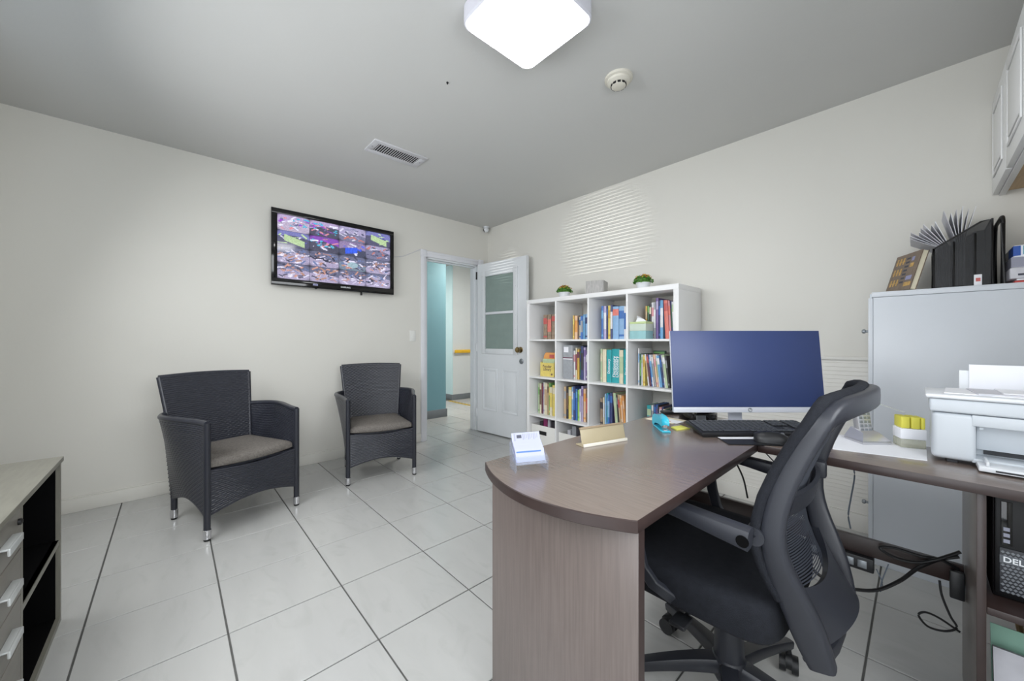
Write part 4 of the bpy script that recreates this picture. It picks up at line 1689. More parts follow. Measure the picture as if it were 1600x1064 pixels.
# ---- stapler
t = thing('stapler', 'turquoise stapler on the dark desk near the keyboard', 'stapler', (3.008, -1.545, ZT), radians(133))
t.scale = (0.8, 0.8, 0.8)
b = MB()
b.prism([(-0.004, -0.02), (0.02, -0.022), (0.15, -0.018), (0.165, -0.012), (0.165, 0.012), (0.15, 0.018), (0.02, 0.022), (-0.004, 0.02)], 0.0003, 0.008, b=0.002)
part('base', b, 'stapler', t)
b = MB()
b.box(0.004, 0.03, -0.009, 0.009, 0.0082, 0.0095, b=0.0005)
part('anvil', b, 'chrome', t)
prof = [(0.012, 0.030), (0.010, 0.046), (0.022, 0.058), (0.06, 0.066), (0.12, 0.064), (0.152, 0.052), (0.162, 0.034), (0.160, 0.012), (0.140, 0.010), (0.12, 0.026), (0.06, 0.034)]
b = MB()
rot = Matrix(((1, 0, 0, 0), (0, 0, -1, 0), (0, 1, 0, 0), (0, 0, 0, 1)))
b.prism(prof, -0.0175, 0.0175, mx=rot, b=0.004)
part('top_arm', b, 'stapler', t, angle=50)
b = MB()
b.box(0.012, 0.125, -0.008, 0.008, 0.020, 0.033, mx=RY(-0.02))
part('staple_rail', b, 'chrome', t)
# ---- notes and sheets on the desk's far corner
b = MB()
b.prism([(2.985, -1.455), (3.020, -1.483), (3.046, -1.420), (3.000, -1.395)], ZT + 0.0003, ZT + 0.004)
single('sticky_notes', b, 'sticky', 'yellow sticky note pad beside the turquoise stapler', 'sticky notes', (3.01, -1.44, ZT))
b = MB()
b.prism([(2.832, -1.372), (2.958, -1.378), (2.975, -1.275), (2.845, -1.262)], ZT + 0.0003, ZT + 0.0014)
single('loose_sheet', b, 'paper_cream', 'cream loose sheet lying behind the stapler', 'paper', (2.9, -1.32, ZT))
b = MB()
b.prism([(2.905, -1.362), (2.972, -1.372), (2.978, -1.315), (2.915, -1.300)], ZT + 0.0016, ZT + 0.0024)
b.prism([(2.912, -1.355), (2.935, -1.359), (2.937, -1.345), (2.915, -1.341)], ZT + 0.0025, ZT + 0.0027, mi=1)
single('leaflet', b, ['paper', 'cover red'], 'small white leaflet with red print on the loose sheet', 'leaflet', (2.94, -1.34, ZT + 0.0016))
# ---- little black hub with cables
t = thing('cable_hub', 'small flat black hub with thin cables on the desk corner', 'hub', (2.852, -1.168, ZT), MYAW)
b = MB()
b.box(-0.04, 0.04, -0.025, 0.025, 0.0004, 0.012, b=0.003)
part('body', b, 'black_plastic', t)
b = MB()
b.tube([(0.0, 0.0, 0.013), (0.004, 0.0, 0.03), (0.02, 0.004, 0.043), (0.06, 0.012, 0.05), (0.12, 0.03, 0.05)], 0.0025, 8)
part('cable', b, 'wire_black', t)
b = MB()
b.tube([(0.01, 0.0, 0.013), (0.014, 0.0, 0.024), (0.03, 0.006, 0.034), (0.07, 0.016, 0.045), (0.13, 0.034, 0.046)], 0.0018, 8)
part('cable', b, 'wire_grey', t)
# ---- black round speaker/drive behind the monitor
t = thing('desk_organiser', 'glossy black round desk organiser behind the monitor', 'organiser', (2.985, -1.186, ZT))
b = MB()
b.lathe([(0.075, 0.0004), (0.078, 0.004), (0.078, 0.03), (0.072, 0.034), (0.072, 0.05), (0.066, 0.05), (0.066, 0.03)], 32)
part('tray', b, 'black_gloss', t)
b = MB()
b.box(-0.06, 0.055, -0.004, 0.055, 0.031, 0.075, b=0.006, mx=RZ(MYAW))
part('upper_bin', b, 'black_gloss', t)
b = MB()
b.box(-0.05, -0.01, -0.0795, -0.0745, 0.008, 0.028, mx=RZ(0.9))
part('front_plate', b, 'grey_metal', t)

# ---- business card holder and cards
cyaw = math.atan2(-2.18 + 2.262, 2.98 - 2.938)
HX, HY = 2.938, -2.262
t = thing('card_holder', 'clear acrylic business card holder near the bowed desk end', 'card holder', (HX, HY, ZT), cyaw)
tl = radians(-24)
b = MB()
for x in (0.0, 0.089):
    b.add([(x, 0.0, 0.0003), (x + 0.003, 0.0, 0.0003), (x + 0.003, 0.055, 0.0003), (x, 0.055, 0.0003),
           (x, -0.004, 0.034), (x + 0.003, -0.004, 0.034), (x + 0.003, 0.064, 0.066), (x, 0.064, 0.066)],
          [(0, 3, 2, 1), (4, 5, 6, 7), (0, 1, 5, 4), (2, 3, 7, 6), (0, 4, 7, 3), (1, 2, 6, 5)])
part('side_wall', b, 'acrylic', t)
b = MB()
b.box(0.003, 0.089, 0, 0.003, 0, 0.060, mx=T(0, 0.038, 0.020) @ RX(tl))
part('back_plate', b, 'acrylic', t)
b = MB()
b.box(0.003, 0.089, -0.002, 0.034, 0.020, 0.023)
part('ledge', b, 'acrylic', t)
b = MB()
b.box(0.003, 0.089, 0, 0.0025, 0, 0.020, mx=T(0, 0.0, 0.021) @ RX(tl))
part('front_lip', b, 'acrylic', t)
cmx = T(HX, HY, ZT) @ RZ(cyaw) @ T(0, 0.005, 0.0242) @ RX(tl)
for k in range(5):
    t2 = thing('business_card', ('front printed business card in the acrylic holder', 'second business card in the acrylic holder', 'third business card in the acrylic holder',
                                 'fourth business card in the acrylic holder', 'rearmost business card in the acrylic holder')[k], 'card', (HX, HY, ZT + 0.024), 0, 'business cards in the holder')
    y = 0.003 + k * 0.005
    up = (0.002, 0.006, 0.010, 0.014, 0.031)[k]
    b = MB()
    b.box(0.005, 0.087, y, y + 0.0009, up, up + (0.034, 0.038, 0.042, 0.046, 0.052)[k], mx=cmx)
    part('card', b, 'card_face', t2, world=True)
    if k == 4 or k == 0:
        pass
    b = MB()
    if k == 0:
        b.box(0.008, 0.078, y - 0.0003, y, up + 0.024, up + 0.028, mx=cmx)
        part('blue_line', b, 'card_blue', t2, 'blue printed line', world=True)
    if k == 4:
        for i in range(9):
            xx = 0.036 + i * 0.0052
            b.box(xx, xx + (0.0022 if i % 3 else 0.0034), y - 0.0003, y, up + 0.032 + 0.002 * (i % 3), up + 0.049, mx=cmx)
        b.box(0.011, 0.015, y - 0.0003, y, up + 0.03, up + 0.05, mx=cmx)
        part('printed_text', b, 'ink_light', t2, 'small sideways print', world=True)
        b = MB()
        b.box(0.019, 0.033, y - 0.0003, y, up + 0.037, up + 0.046, mx=cmx)
        part('printed_mark', b, 'ink', t2, 'dark printed block', world=True)

# ---- empty name-plate holder
nyaw = math.atan2(-1.759 + 1.938, 2.965 - 2.917)
t = thing('name_plate_holder', 'beige metal desk name plate holder seen from behind', 'name plate', (2.917, -1.938, ZT), nyaw)
b = MB()
b.box(0, 0.19, 0, 0.042, 0.0003, 0.004, b=0.001)
part('base', b, 'beige_metal', t)
b = MB()
b.box(0, 0.19, 0, 0.003, 0, 0.056, b=0.001, mx=T(0, 0.006, 0.004) @ RX(radians(-14)))
part('plate', b, 'beige_metal', t)
b = MB()
b.box(0, 0.19, -0.004, 0.006, 0.052, 0.059, b=0.0015, mx=T(0, 0.006, 0.004) @ RX(radians(-14)))
part('top_lip', b, 'beige_edge', t)
b = MB()
b.box(0, 0.19, -0.003, 0.003, 0.0003, 0.010, b=0.001)
part('front_lip', b, 'off_white', t)

# ================================================================== RETURN: papers, phone, flags, printer
b = MB()
b.prism([(3.468, -1.362), (3.672, -1.312), (3.672, -1.105), (3.452, -1.108)], ZT + 0.0003, ZT + 0.0022)
single('desk_papers', b, 'paper', 'white papers under the cordless phone on the desk', 'paper', (3.57, -1.22, ZT))
PH = Vector((3.533, -1.168))
t = thing('cordless_phone', 'silver cordless phone standing in its cradle', 'phone', (PH.x, PH.y, ZT + 0.0023), MYAW)
b = MB()
pl = [(-0.048, -0.04), (0.048, -0.04), (0.036, 0.045), (-0.036, 0.045)]
b.prism(pl, 0.0003, 0.010, b=0.003)
b.add([(-0.048, -0.04, 0.010), (0.048, -0.04, 0.010), (0.036, 0.045, 0.010), (-0.036, 0.045, 0.010),
       (-0.028, -0.02, 0.034), (0.028, -0.02, 0.034), (0.026, 0.03, 0.046), (-0.026, 0.03, 0.046)],
      [(0, 1, 5, 4), (1, 2, 6, 5), (2, 3, 7, 6), (3, 0, 4, 7), (4, 5, 6, 7)])
part('cradle', b, 'silver', t)
hm = T(0, -0.002, 0.024) @ RX(radians(-9))
b = MB()
b.box(-0.024, 0.024, -0.002, 0.022, 0, 0.150, b=0.007, mx=hm)
hs = part('handset', b, 'silver', t)
b = MB()
b.box(-0.021, 0.021, -0.0035, 0.0, 0.082, 0.145, b=0.002, mx=hm)
part('face_frame', b, 'black_plastic', hs)
b = MB()
b.box(-0.016, 0.016, -0.0045, -0.003, 0.108, 0.140, mx=hm)
part('display', b, 'phone_screen', hs, 'pale blue display')
b = MB()
b.lathe([(0.010, 0), (0.010, 0.002), (0.006, 0.003)], 18, mx=hm @ T(0, -0.0035, 0.095) @ RX(pi / 2))
part('navigation_key', b, 'wire_black', hs)
for s_ in (-1, 1):
    b = MB()
    b.box(s_ * 0.0155 - 0.004, s_ * 0.0155 + 0.004, -0.0048, -0.003, 0.086, 0.103, b=0.0006, mx=hm)
    part('soft_key', b, 'white_plastic', hs)
for r in range(5):
    for c in range(3):
        b = MB()
        b.box(-0.0195 + c * 0.0135, -0.0085 + c * 0.0135, -0.0035, -0.001, 0.012 + r * 0.0135, 0.021 + r * 0.0135, b=0.0008, seg=1, mx=hm)
        part('key', b, 'grey_metal', hs)

t = thing('flag_dispenser', 'clear box of yellow page flags beside the phone', 'sticky flags', (3.634, -1.142, ZT + 0.0023), radians(21))
b = MB()
b.box(-0.030, 0.030, -0.028, 0.028, 0.0003, 0.028, b=0.003)
part('clear_base', b, 'clear_plastic', t)
b = MB()
b.box(-0.031, 0.031, -0.029, 0.029, 0.028, 0.062, b=0.003)
part('white_sleeve', b, 'paper', t, 'white printed sleeve')
for x in (-0.018, 0.006, 0.0):
    if x == 0.0:
        continue
    b = MB()
    b.box(x - 0.010, x + 0.011, -0.026, 0.026, 0.0625, 0.100, b=0.003)
    part('flag_pad', b, 'flag_yellow', t, 'bright yellow flag pad')
b = MB()
b.box(0.019, 0.029, -0.026, 0.026, 0.0625, 0.099, b=0.003)
part('flag_pad', b, 'flag_yellow', t, 'bright yellow flag pad')
b = MB()
b.box(-0.078, -0.018, -0.02, 0.02, 0, 0.0012, mx=T(0, 0, 0.106) @ RY(0.35))
part('open_lid', b, 'clear_plastic', t, 'clear lid tipped open')

t = thing('printer', 'white and grey all-in-one printer with its paper tray open', 'printer', (3.89, -1.18, ZT))
QX0, QX1, QY0, QY1 = 3.680, 4.115, -1.292, -1.062
z0 = ZT + 0.0005
b = MB()
b.box(QX0, 3.763, QY0, QY1, z0 + 0.010, z0 + 0.142, b=0.012, seg=3)
b.box(4.035, QX1, QY0, QY1, z0 + 0.010, z0 + 0.142, b=0.012, seg=3)
b.box(3.755, 4.045, QY0, QY1, z0 + 0.112, z0 + 0.142, b=0.002)
b.box(3.755, 4.045, QY0 + 0.075, QY1, z0 + 0.010, z0 + 0.13, b=0.002)
b.box(3.755, 4.045, QY0 + 0.004, QY0 + 0.08, z0 + 0.010, z0 + 0.022, b=0.002)
part('body', b, 'printer_grey', t, world=True)
for xx in (QX0 + 0.03, QX1 - 0.05):
    b = MB()
    b.box(xx, xx + 0.02, QY0 + 0.02, QY1 - 0.04, z0, z0 + 0.0105)
    part('foot', b, 'printer_dark', t, world=True)
b = MB()
b.box(QX0 - 0.004, QX1 + 0.004, QY0 - 0.002, QY1 - 0.024, z0 + 0.144, z0 + 0.182, b=0.006, seg=3)
part('scanner_unit', b, 'printer_grey', t, world=True)
b = MB()
b.box(QX0 - 0.012, QX1 + 0.01, QY0 - 0.010, QY1 - 0.024, z0 + 0.183, z0 + 0.195, b=0.005, seg=3)
part('lid', b, 'white_plastic', t, 'white scanner lid', world=True)
b = MB()
b.box(3.780, 4.03, QY0 + 0.068, QY0 + 0.0755, z0 + 0.026, z0 + 0.040)
part('roller_bar', b, 'printer_dark', t, 'dark paper rollers', world=True)
b = MB()
b.box(3.766, 4.04, QY0 + 0.050, QY0 + 0.066, z0 + 0.040, z0 + 0.108, b=0.002, mx=T(0, QY0 + 0.06, z0 + 0.1) @ RX(0.15) @ T(0, -QY0 - 0.06, -z0 - 0.1))
part('inner_flap', b, 'printer_grey', t, world=True)
b = MB()
b.box(3.762, 4.045, QY0 - 0.062, QY0 + 0.002, z0 + 0.004, z0 + 0.018, b=0.003)
b.box(3.775, 3.781, QY0 - 0.058, QY0 + 0.01, z0 + 0.018, z0 + 0.030, b=0.002)
part('output_tray', b, 'white_plastic', t, world=True)
b = MB()
b.box(3.79, 4.03, QY0 - 0.0635, QY0 - 0.060, z0 + 0.008, z0 + 0.012)
part('tray_slot', b, 'printer_dark', t, world=True)
b = MB()
b.cyl((3.771, QY0 - 0.003, z0 + 0.108), (3.771, QY0, z0 + 0.108), 0.004, n=12)
part('tray_pivot', b, 'grey_metal', t, world=True)
b = MB()
b.box(3.742, 4.05, QY1 - 0.012, QY1 - 0.005, z0 + 0.15, z0 + 0.255, b=0.002)
part('paper_support', b, 'white_plastic', t, world=True)
b = MB()
b.box(3.762, 3.985, QY1 - 0.020, QY1 - 0.0125, z0 + 0.19, z0 + 0.274, b=0.0005)
single('paper_stack', b, 'paper', 'upright stack of white paper in the printer feeder', 'paper', (3.87, QY1 - 0.016, z0 + 0.19))
for k in range(3):
    b = MB()
    mx = T(3.88 + k * 0.03, -1.175, z0 + 0.1955 + k * 0.0032) @ RZ((-0.05, 0.08, 0.02)[k])
    b.box(-0.17 + 0.02 * k, 0.15, -0.10 + 0.012 * k, 0.075, 0.0002, 0.003, mx=mx)
    single('printout', b, ('paper', 'paper_grey', 'paper')[k], ('lowest of the printed sheets lying on the printer lid', 'middle of the printed sheets lying on the printer lid',
           'topmost of the printed sheets lying on the printer lid')[k], 'paper', (3.88 + k * 0.03, -1.175, z0 + 0.1955 + k * 0.0032), 'sheets on the printer')

# ---- computer tower on its shelf
t = thing('computer_tower', 'black and grey computer tower on the shelf under the desk', 'computer', (3.87, -1.24, 0.442))
CX0, CX1, CY0, CZ0, CZ1 = 3.784, 3.955, -1.372, 0.4425, 0.712
b = MB()
b.box(CX0, CX1, CY0 + 0.012, -1.06, CZ0, CZ1, b=0.003)
part('case', b, 'dell_black', t, world=True)
b = MB()
b.box(CX0 + 0.002, CX1 - 0.002, CY0, CY0 + 0.012, CZ0 + 0.012, CZ1 - 0.004, b=0.004)
fp = part('front_panel', b, 'dell_black', t, world=True)
b = MB()
b.box(CX0 + 0.010, CX1 - 0.008, CY0 - 0.003, CY0, CZ0 + 0.020, CZ0 + 0.132, b=0.001)
gr = part('grille_plate', b, 'grille_dark', fp, world=True)
b = MB()
for r in range(13):
    for c in range(19):
        z = CZ0 + 0.024 + r * 0.0082
        if CZ0 + 0.092 < z < CZ0 + 0.114:
            continue
        x = CX0 + 0.015 + c * 0.0078 + (0.0039 if r % 2 else 0)
        if x > CX1 - 0.014:
            continue
        b.prism([(x + 0.0036, z), (x, z + 0.0036), (x - 0.0036, z), (x, z - 0.0036)], -CY0 + 0.003, -CY0 + 0.0042, mx=Matrix(((1, 0, 0, 0), (0, 0, -1, 0), (0, 1, 0, 0), (0, 0, 0, 1))))
q = part('grille_mesh', b, 'dell_mesh', fp, 'grey diamond mesh grille', world=True, kind='stuff')
b = MB()
b.box(CX0 + 0.010, CX1 - 0.008, CY0 - 0.0045, CY0 - 0.003, CZ0 + 0.094, CZ0 + 0.114)
part('badge_strip', b, 'dell_grey', fp, world=True)
part('badge', text_mb('DELL', 0.019, mx=T(CX0 + 0.036, CY0 - 0.0050, CZ0 + 0.104) @ FT, bold=True), 'logo_white', fp, 'pale lettering', world=True)
b = MB()
b.box(CX0 + 0.012, CX0 + 0.030, CY0 - 0.003, CY0, CZ0 + 0.14, CZ1 - 0.02, b=0.001)
part('port_strip', b, 'black_gloss', fp, world=True)
for k in range(3):
    b = MB()
    b.box(CX0 + 0.016, CX0 + 0.026, CY0 - 0.0036, CY0 - 0.003, CZ0 + 0.146 + k * 0.015, CZ0 + 0.155 + k * 0.015)
    part('indicator', b, 'ink_light', fp, world=True)
b = MB()
b.box(CX0 + 0.05, CX1 - 0.012, CY0 - 0.001, CY0 + 0.001, CZ1 - 0.016, CZ1 - 0.012)
part('drive_slot', b, 'paper_grey', fp, world=True)
b = MB()
b.box(CX0 + 0.052, CX0 + 0.066, CY0 - 0.013, CY0, CZ0 + 0.160, CZ0 + 0.172, b=0.002)
b.box(CX0 + 0.053, CX0 + 0.067, CY0 - 0.025, CY0 - 0.013, CZ0 + 0.154, CZ0 + 0.172, b=0.004, mi=1)
single('usb_stick', b, ['usb_blue', 'logo_white'], 'small blue and white stick plugged into the computer front', 'usb stick', (CX0 + 0.059, CY0 - 0.012, CZ0 + 0.16))

# papers on the floor below the computer
for k, (mt, lab) in enumerate((('paper_grey', 'white document stack leaning under the computer shelf'), ('green_folder', 'green folder behind the papers under the desk'))):
    b = MB()
    mx = T(3.79, -1.37 + k * 0.05, 0.002) @ RX(radians(-14))
    b.box(0.0, 0.24, 0.0, 0.018 if k == 0 else 0.006, 0, 0.285 + 0.035 * k, mx=mx)
    b2 = single('document_stack' if k == 0 else 'folder', b, mt, lab, 'papers' if k == 0 else 'folder', (3.9, -1.34 + k * 0.05, 0))
b = MB()
b.tube([(3.90, -0.985, 0.0), (3.868, -0.99, 0.2), (3.835, -0.995, 0.44)], 0.008, 8)
single('wooden_stick', b, 'wood_light', 'slim wooden stick leaning behind the leg of the desk', 'stick', (3.90, -0.985, 0))

# ---- cables and power strip
t = thing('power_strip', 'black power strip hanging under the desk rail', 'power strip', (3.43, -1.10, 0.31))
b = MB()
b.box(3.36, 3.55, -1.128, -1.092, 0.285, 0.334, b=0.004)
part('body', b, 'black_plastic', t, world=True)
for k in range(5):
    b = MB()
    b.box(3.372 + k * 0.034, 3.396 + k * 0.034, -1.1295, -1.128, 0.296, 0.322, b=0.0005)
    part('socket', b, 'grey_metal', t, world=True)
def cable(pts, r, label, mt='wire_black', sub=6):
    """smooth Catmull-Rom cable"""
    P = [Vector(p) for p in pts]
    P = [2 * P[0] - P[1]] + P + [2 * P[-1] - P[-2]]
    out = []
    for i in range(1, len(P) - 2):
        for k in range(sub):
            s = k / sub
            a, b_, c, d = P[i - 1], P[i], P[i + 1], P[i + 2]
            out.append(0.5 * ((2 * b_) + (c - a) * s + (2 * a - 5 * b_ + 4 * c - d) * s * s + (3 * b_ - a - 3 * c + d) * s ** 3))
    out.append(P[-2])
    b = MB()
    b.tube(out, r, 8)
    return single('power_cable', b, mt, label, 'cable', tuple(out[0]))


cable([(3.74, -1.115, 0.425), (3.70, -1.118, 0.40), (3.655, -1.135, 0.36), (3.61, -1.15, 0.30), (3.55, -1.16, 0.245), (3.47, -1.17, 0.225), (3.40, -1.17, 0.24), (3.36, -1.15, 0.28)], 0.0055,
      'thick black cable sagging from the desk leg to the power strip')
cable([(3.74, -1.118, 0.385), (3.70, -1.13, 0.405), (3.66, -1.135, 0.40), (3.60, -1.135, 0.402), (3.565, -1.135, 0.388), (3.60, -1.14, 0.372), (3.65, -1.142, 0.378), (3.69, -1.145, 0.405),
       (3.72, -1.142, 0.43), (3.742, -1.14, 0.45)], 0.0048, 'coiled black cable bundle looped over the desk rail')
cable([(3.70, -1.125, 0.335), (3.705, -1.125, 0.29), (3.722, -1.125, 0.235), (3.735, -1.125, 0.205), (3.71, -1.125, 0.18), (3.675, -1.125, 0.175), (3.655, -1.125, 0.20), (3.67, -1.125, 0.218),
       (3.70, -1.125, 0.215), (3.742, -1.125, 0.195)], 0.0032, 'thin black cable hanging in a loop below the rail')
cable([(3.49, -1.066, 0.735), (3.488, -1.066, 0.66), (3.495, -1.066, 0.60), (3.486, -1.066, 0.52), (3.478, -1.066, 0.45), (3.484, -1.066, 0.40)], 0.0026,
      'grey cord hanging from the back edge of the desk', 'wire_grey')
cable([(3.555, -1.11, 0.30), (3.57, -1.11, 0.26), (3.565, -1.11, 0.225), (3.568, -1.11, 0.26), (3.585, -1.11, 0.33)], 0.0018, 'thin grey cord dangling below the power strip', 'wire_grey')
cable([(3.03, -1.07, 0.70), (3.08, -1.07, 0.60), (3.13, -1.07, 0.50), (3.15, -1.07, 0.41)], 0.0035, 'black cord slanting down behind the desk, left of the chair')
cable([(3.12, -1.05, 0.72), (3.20, -1.05, 0.63), (3.29, -1.05, 0.54)], 0.0024, 'thin dark cord behind the chair arm')
b = MB()
b.box(3.72, 3.751, -1.145, -1.125, 0.30, 0.385, b=0.004)
single('power_adapter', b, 'black_plastic', 'black power adapter fixed where the rail meets the desk leg', 'adapter', (3.735, -1.135, 0.30))

# ================================================================== WHITE CABINET AND ITS LOAD
GX0, GX1, GY0, GY1, GH = 3.502, 4.10, -0.382, -0.026, 1.337
t = thing('storage_cabinet', 'white storage cabinet with its plain side toward the desk', 'cabinet', (3.8, -0.2, 0))
b = MB()
b.box(GX0 + 0.002, GX1, GY0, GY1, 0.0, GH - 0.026, b=0.002)
part('body', b, 'white_metal', t, world=True)
b = MB()
b.box(GX0 - 0.004, GX1, GY0 - 0.003, GY1, GH - 0.025, GH, b=0.002)
part('top_panel', b, 'white_metal', t, world=True)
for z0, z1, kz in ((0.02, 0.66, 0.285), (0.665, GH - 0.028, 1.146)):
    b = MB()
    b.box(GX0 - 0.016, GX0 + 0.001, GY0 + 0.003, GY1, z0, z1, b=0.002)
    d = part('cabinet_door', b, 'white_metal', t, world=True)
    b = MB()
    b.lathe([(0.006, 0), (0.006, 0.010), (0.011, 0.014), (0.011, 0.022), (0.006, 0.026)], 14, mx=T(GX0 - 0.016, GY0 + 0.04, kz) @ RY(-pi / 2))
    part('knob', b, 'grey_metal', d, world=True)
b = MB()
b.box(GX0 - 0.010, GX0 - 0.003, GY0 + 0.002, GY0 + 0.02, GH - 0.03, GH - 0.008)
part('hinge', b, 'grey_metal', t, world=True)

# wire mesh letter sorter
t = thing('file_sorter', 'black wire mesh file sorter on the white cabinet', 'file sorter', (3.78, -0.22, GH))
S0, S1, SY0_, SY1_ = 3.702, 3.868, -0.335, -0.10
zf, zb = GH + 0.185, GH + 0.285


def wire(pts, r=0.0035):
    b.tube(pts, r, 8)


for y in (SY0_, SY1_):
    b = MB()
    wire([(S0, y, GH + 0.004), (S0, y, zf), (S1 - 0.03, y, zb - 0.005), (S1, y, zb), (S1, y, GH + 0.004), (S0, y, GH + 0.004)])
    fr = part('side_frame', b, 'wire_black', t, world=True)
    b = MB()
    b.prism([(S0, GH + 0.003), (S1, GH + 0.003), (S1, zb), (S1 - 0.03, zb - 0.005), (S0, zf)], -y - 0.0006, -y + 0.0006, mx=Matrix(((1, 0, 0, 0), (0, 0, -1, 0), (0, 1, 0, 0), (0, 0, 0, 1))))
    part('side_mesh', b, 'wire_mesh', fr, world=True)
for k, (x, zt) in enumerate(((S0, zf), (S0 + 0.06, zf + 0.02), (S0 + 0.12, zf + 0.045), (S1, zb))):
    b = MB()
    wire([(x, SY0_, GH + 0.004), (x, SY0_, zt), (x, SY1_, zt), (x, SY1_, GH + 0.004)], 0.004)
    fr = part('divider_frame', b, 'wire_black', t, world=True)
    b = MB()
    b.box(x - 0.0005, x + 0.0005, SY0_, SY1_, GH + 0.003, zt)
    part('divider_mesh', b, 'wire_mesh', fr, world=True)
b = MB()
b.box(S0, S1, SY0_, SY1_, GH + 0.0005, GH + 0.003)
part('bottom', b, 'wire_black', t, world=True)
# tall wire hoop of the second organiser rising behind
b = MB()
hx = S1 + 0.028
hp = [(hx, SY0_, GH + 0.002)]
hp += [(hx, SY0_, GH + 0.26)] + [(hx, SY0_ + 0.03 - 0.03 * cos(a * pi / 10), GH + 0.262 + 0.03 * sin(a * pi / 10)) for a in range(1, 6)]
hp += [(hx, SY1_ - 0.02, GH + 0.292), (hx, SY1_, GH + 0.27), (hx, SY1_, GH + 0.002)]
b.tube(hp, 0.007, 10)
single('wire_bookend', b, 'wire_black', 'black hooped wire bookend between the sorter and paper packs', 'bookend', (hx, -0.22, GH))
# letters standing in the sorter, fanned over its low front
for k in range(14):
    x = S0 + 0.012 + k * 0.0052 + (0.012 if k > 7 else 0)
    a = radians(66 - 6.2 * k)
    L = 0.095 + 0.010 * (k % 3) + 0.0015 * k
    zf = GH + (0.185 if k < 8 else 0.21)
    sec = [(x, GH + 0.0045), (x, zf + 0.004), (x - 0.006 * sin(a), zf + 0.012), (x - 0.02 * sin(a), zf + 0.012 + 0.016 * cos(a)), (x - L * sin(a), zf + 0.012 + L * cos(a) + 0.012)]
    y0, y1 = -0.325 + 0.004 * (k % 4), -0.125 + 0.006 * (k % 3)
    b = MB()
    th_ = 0.0016
    pl = [(p[0], p[1]) for p in sec] + [(p[0] + th_, p[1] + 0.0006) for p in reversed(sec)]
    n = len(pl)
    vs = [(p[0], y0, p[1]) for p in pl] + [(p[0], y1, p[1]) for p in pl]
    fs = [(i, (i + 1) % n, n + (i + 1) % n, n + i) for i in range(n)]
    m5 = len(sec)
    for q in range(m5 - 1):
        fs.append((q, q + 1, n - 2 - q, n - 1 - q))
        fs.append((n + q, n + n - 1 - q, n + n - 2 - q, n + q + 1))
    b.add(vs, fs)
    single('letter', b, 'paper' if k % 2 else 'paper_grey', '%s of the letters fanned in the mesh sorter, counted from the brown book' % ORD[k], 'letter', (x, -0.22, GH + 0.0045), 'letters in the sorter')
# brown illustrated book leaning on the sorter
t = thing('illustrated_book', 'brown illustrated book leaning against the mesh sorter', 'book', (3.62, -0.2, GH))
ln = radians(15)
bmx = T(3.628, -0.345, GH + 0.0075) @ RZ(radians(26.7)) @ RY(ln)
b = MB()
b.box(-0.003, 0.0, 0, 0.198, 0, 0.192, mx=bmx)
b.box(0.018, 0.021, 0, 0.198, 0, 0.192, mx=bmx)
b.box(-0.003, 0.021, 0.196, 0.199, 0, 0.192, mx=bmx)
part('cover', b, 'cover_brown', t, 'brown cover with pale figures', world=True)
b = MB()
b.box(0.0, 0.018, 0.002, 0.196, 0.003, 0.189, mx=bmx)
part('pages', b, 'paper_cream', t, world=True)
rnd = random.Random(4)
b = MB()
for r in range(3):
    for c in range(3):
        y, z = 0.118 + c * 0.025, 0.03 + r * 0.055
        b.box(-0.0036, -0.003, y, y + 0.012, z, z + 0.034, mx=bmx)
        b.box(-0.0036, -0.003, y - 0.004, y + 0.016, z + 0.012, z + 0.018, mx=bmx)
part('figures', b, 'gold', t, 'small golden figures', world=True, kind='stuff')
b = MB()
for r in range(7):
    b.box(-0.0036, -0.003, 0.075, 0.102, 0.04 + r * 0.02, 0.049 + r * 0.02, mx=bmx)
part('title', b, 'ink', t, world=True)
b = MB()
for r in range(5):
    b.box(-0.0036, -0.003, 0.010 + 0.008 * r, 0.062, 0.02 + r * 0.032, 0.04 + r * 0.032, mx=bmx, mi=r % 3)
part('picture', b, ['gold', 'lavender', 'cover_brown'], t, world=True)

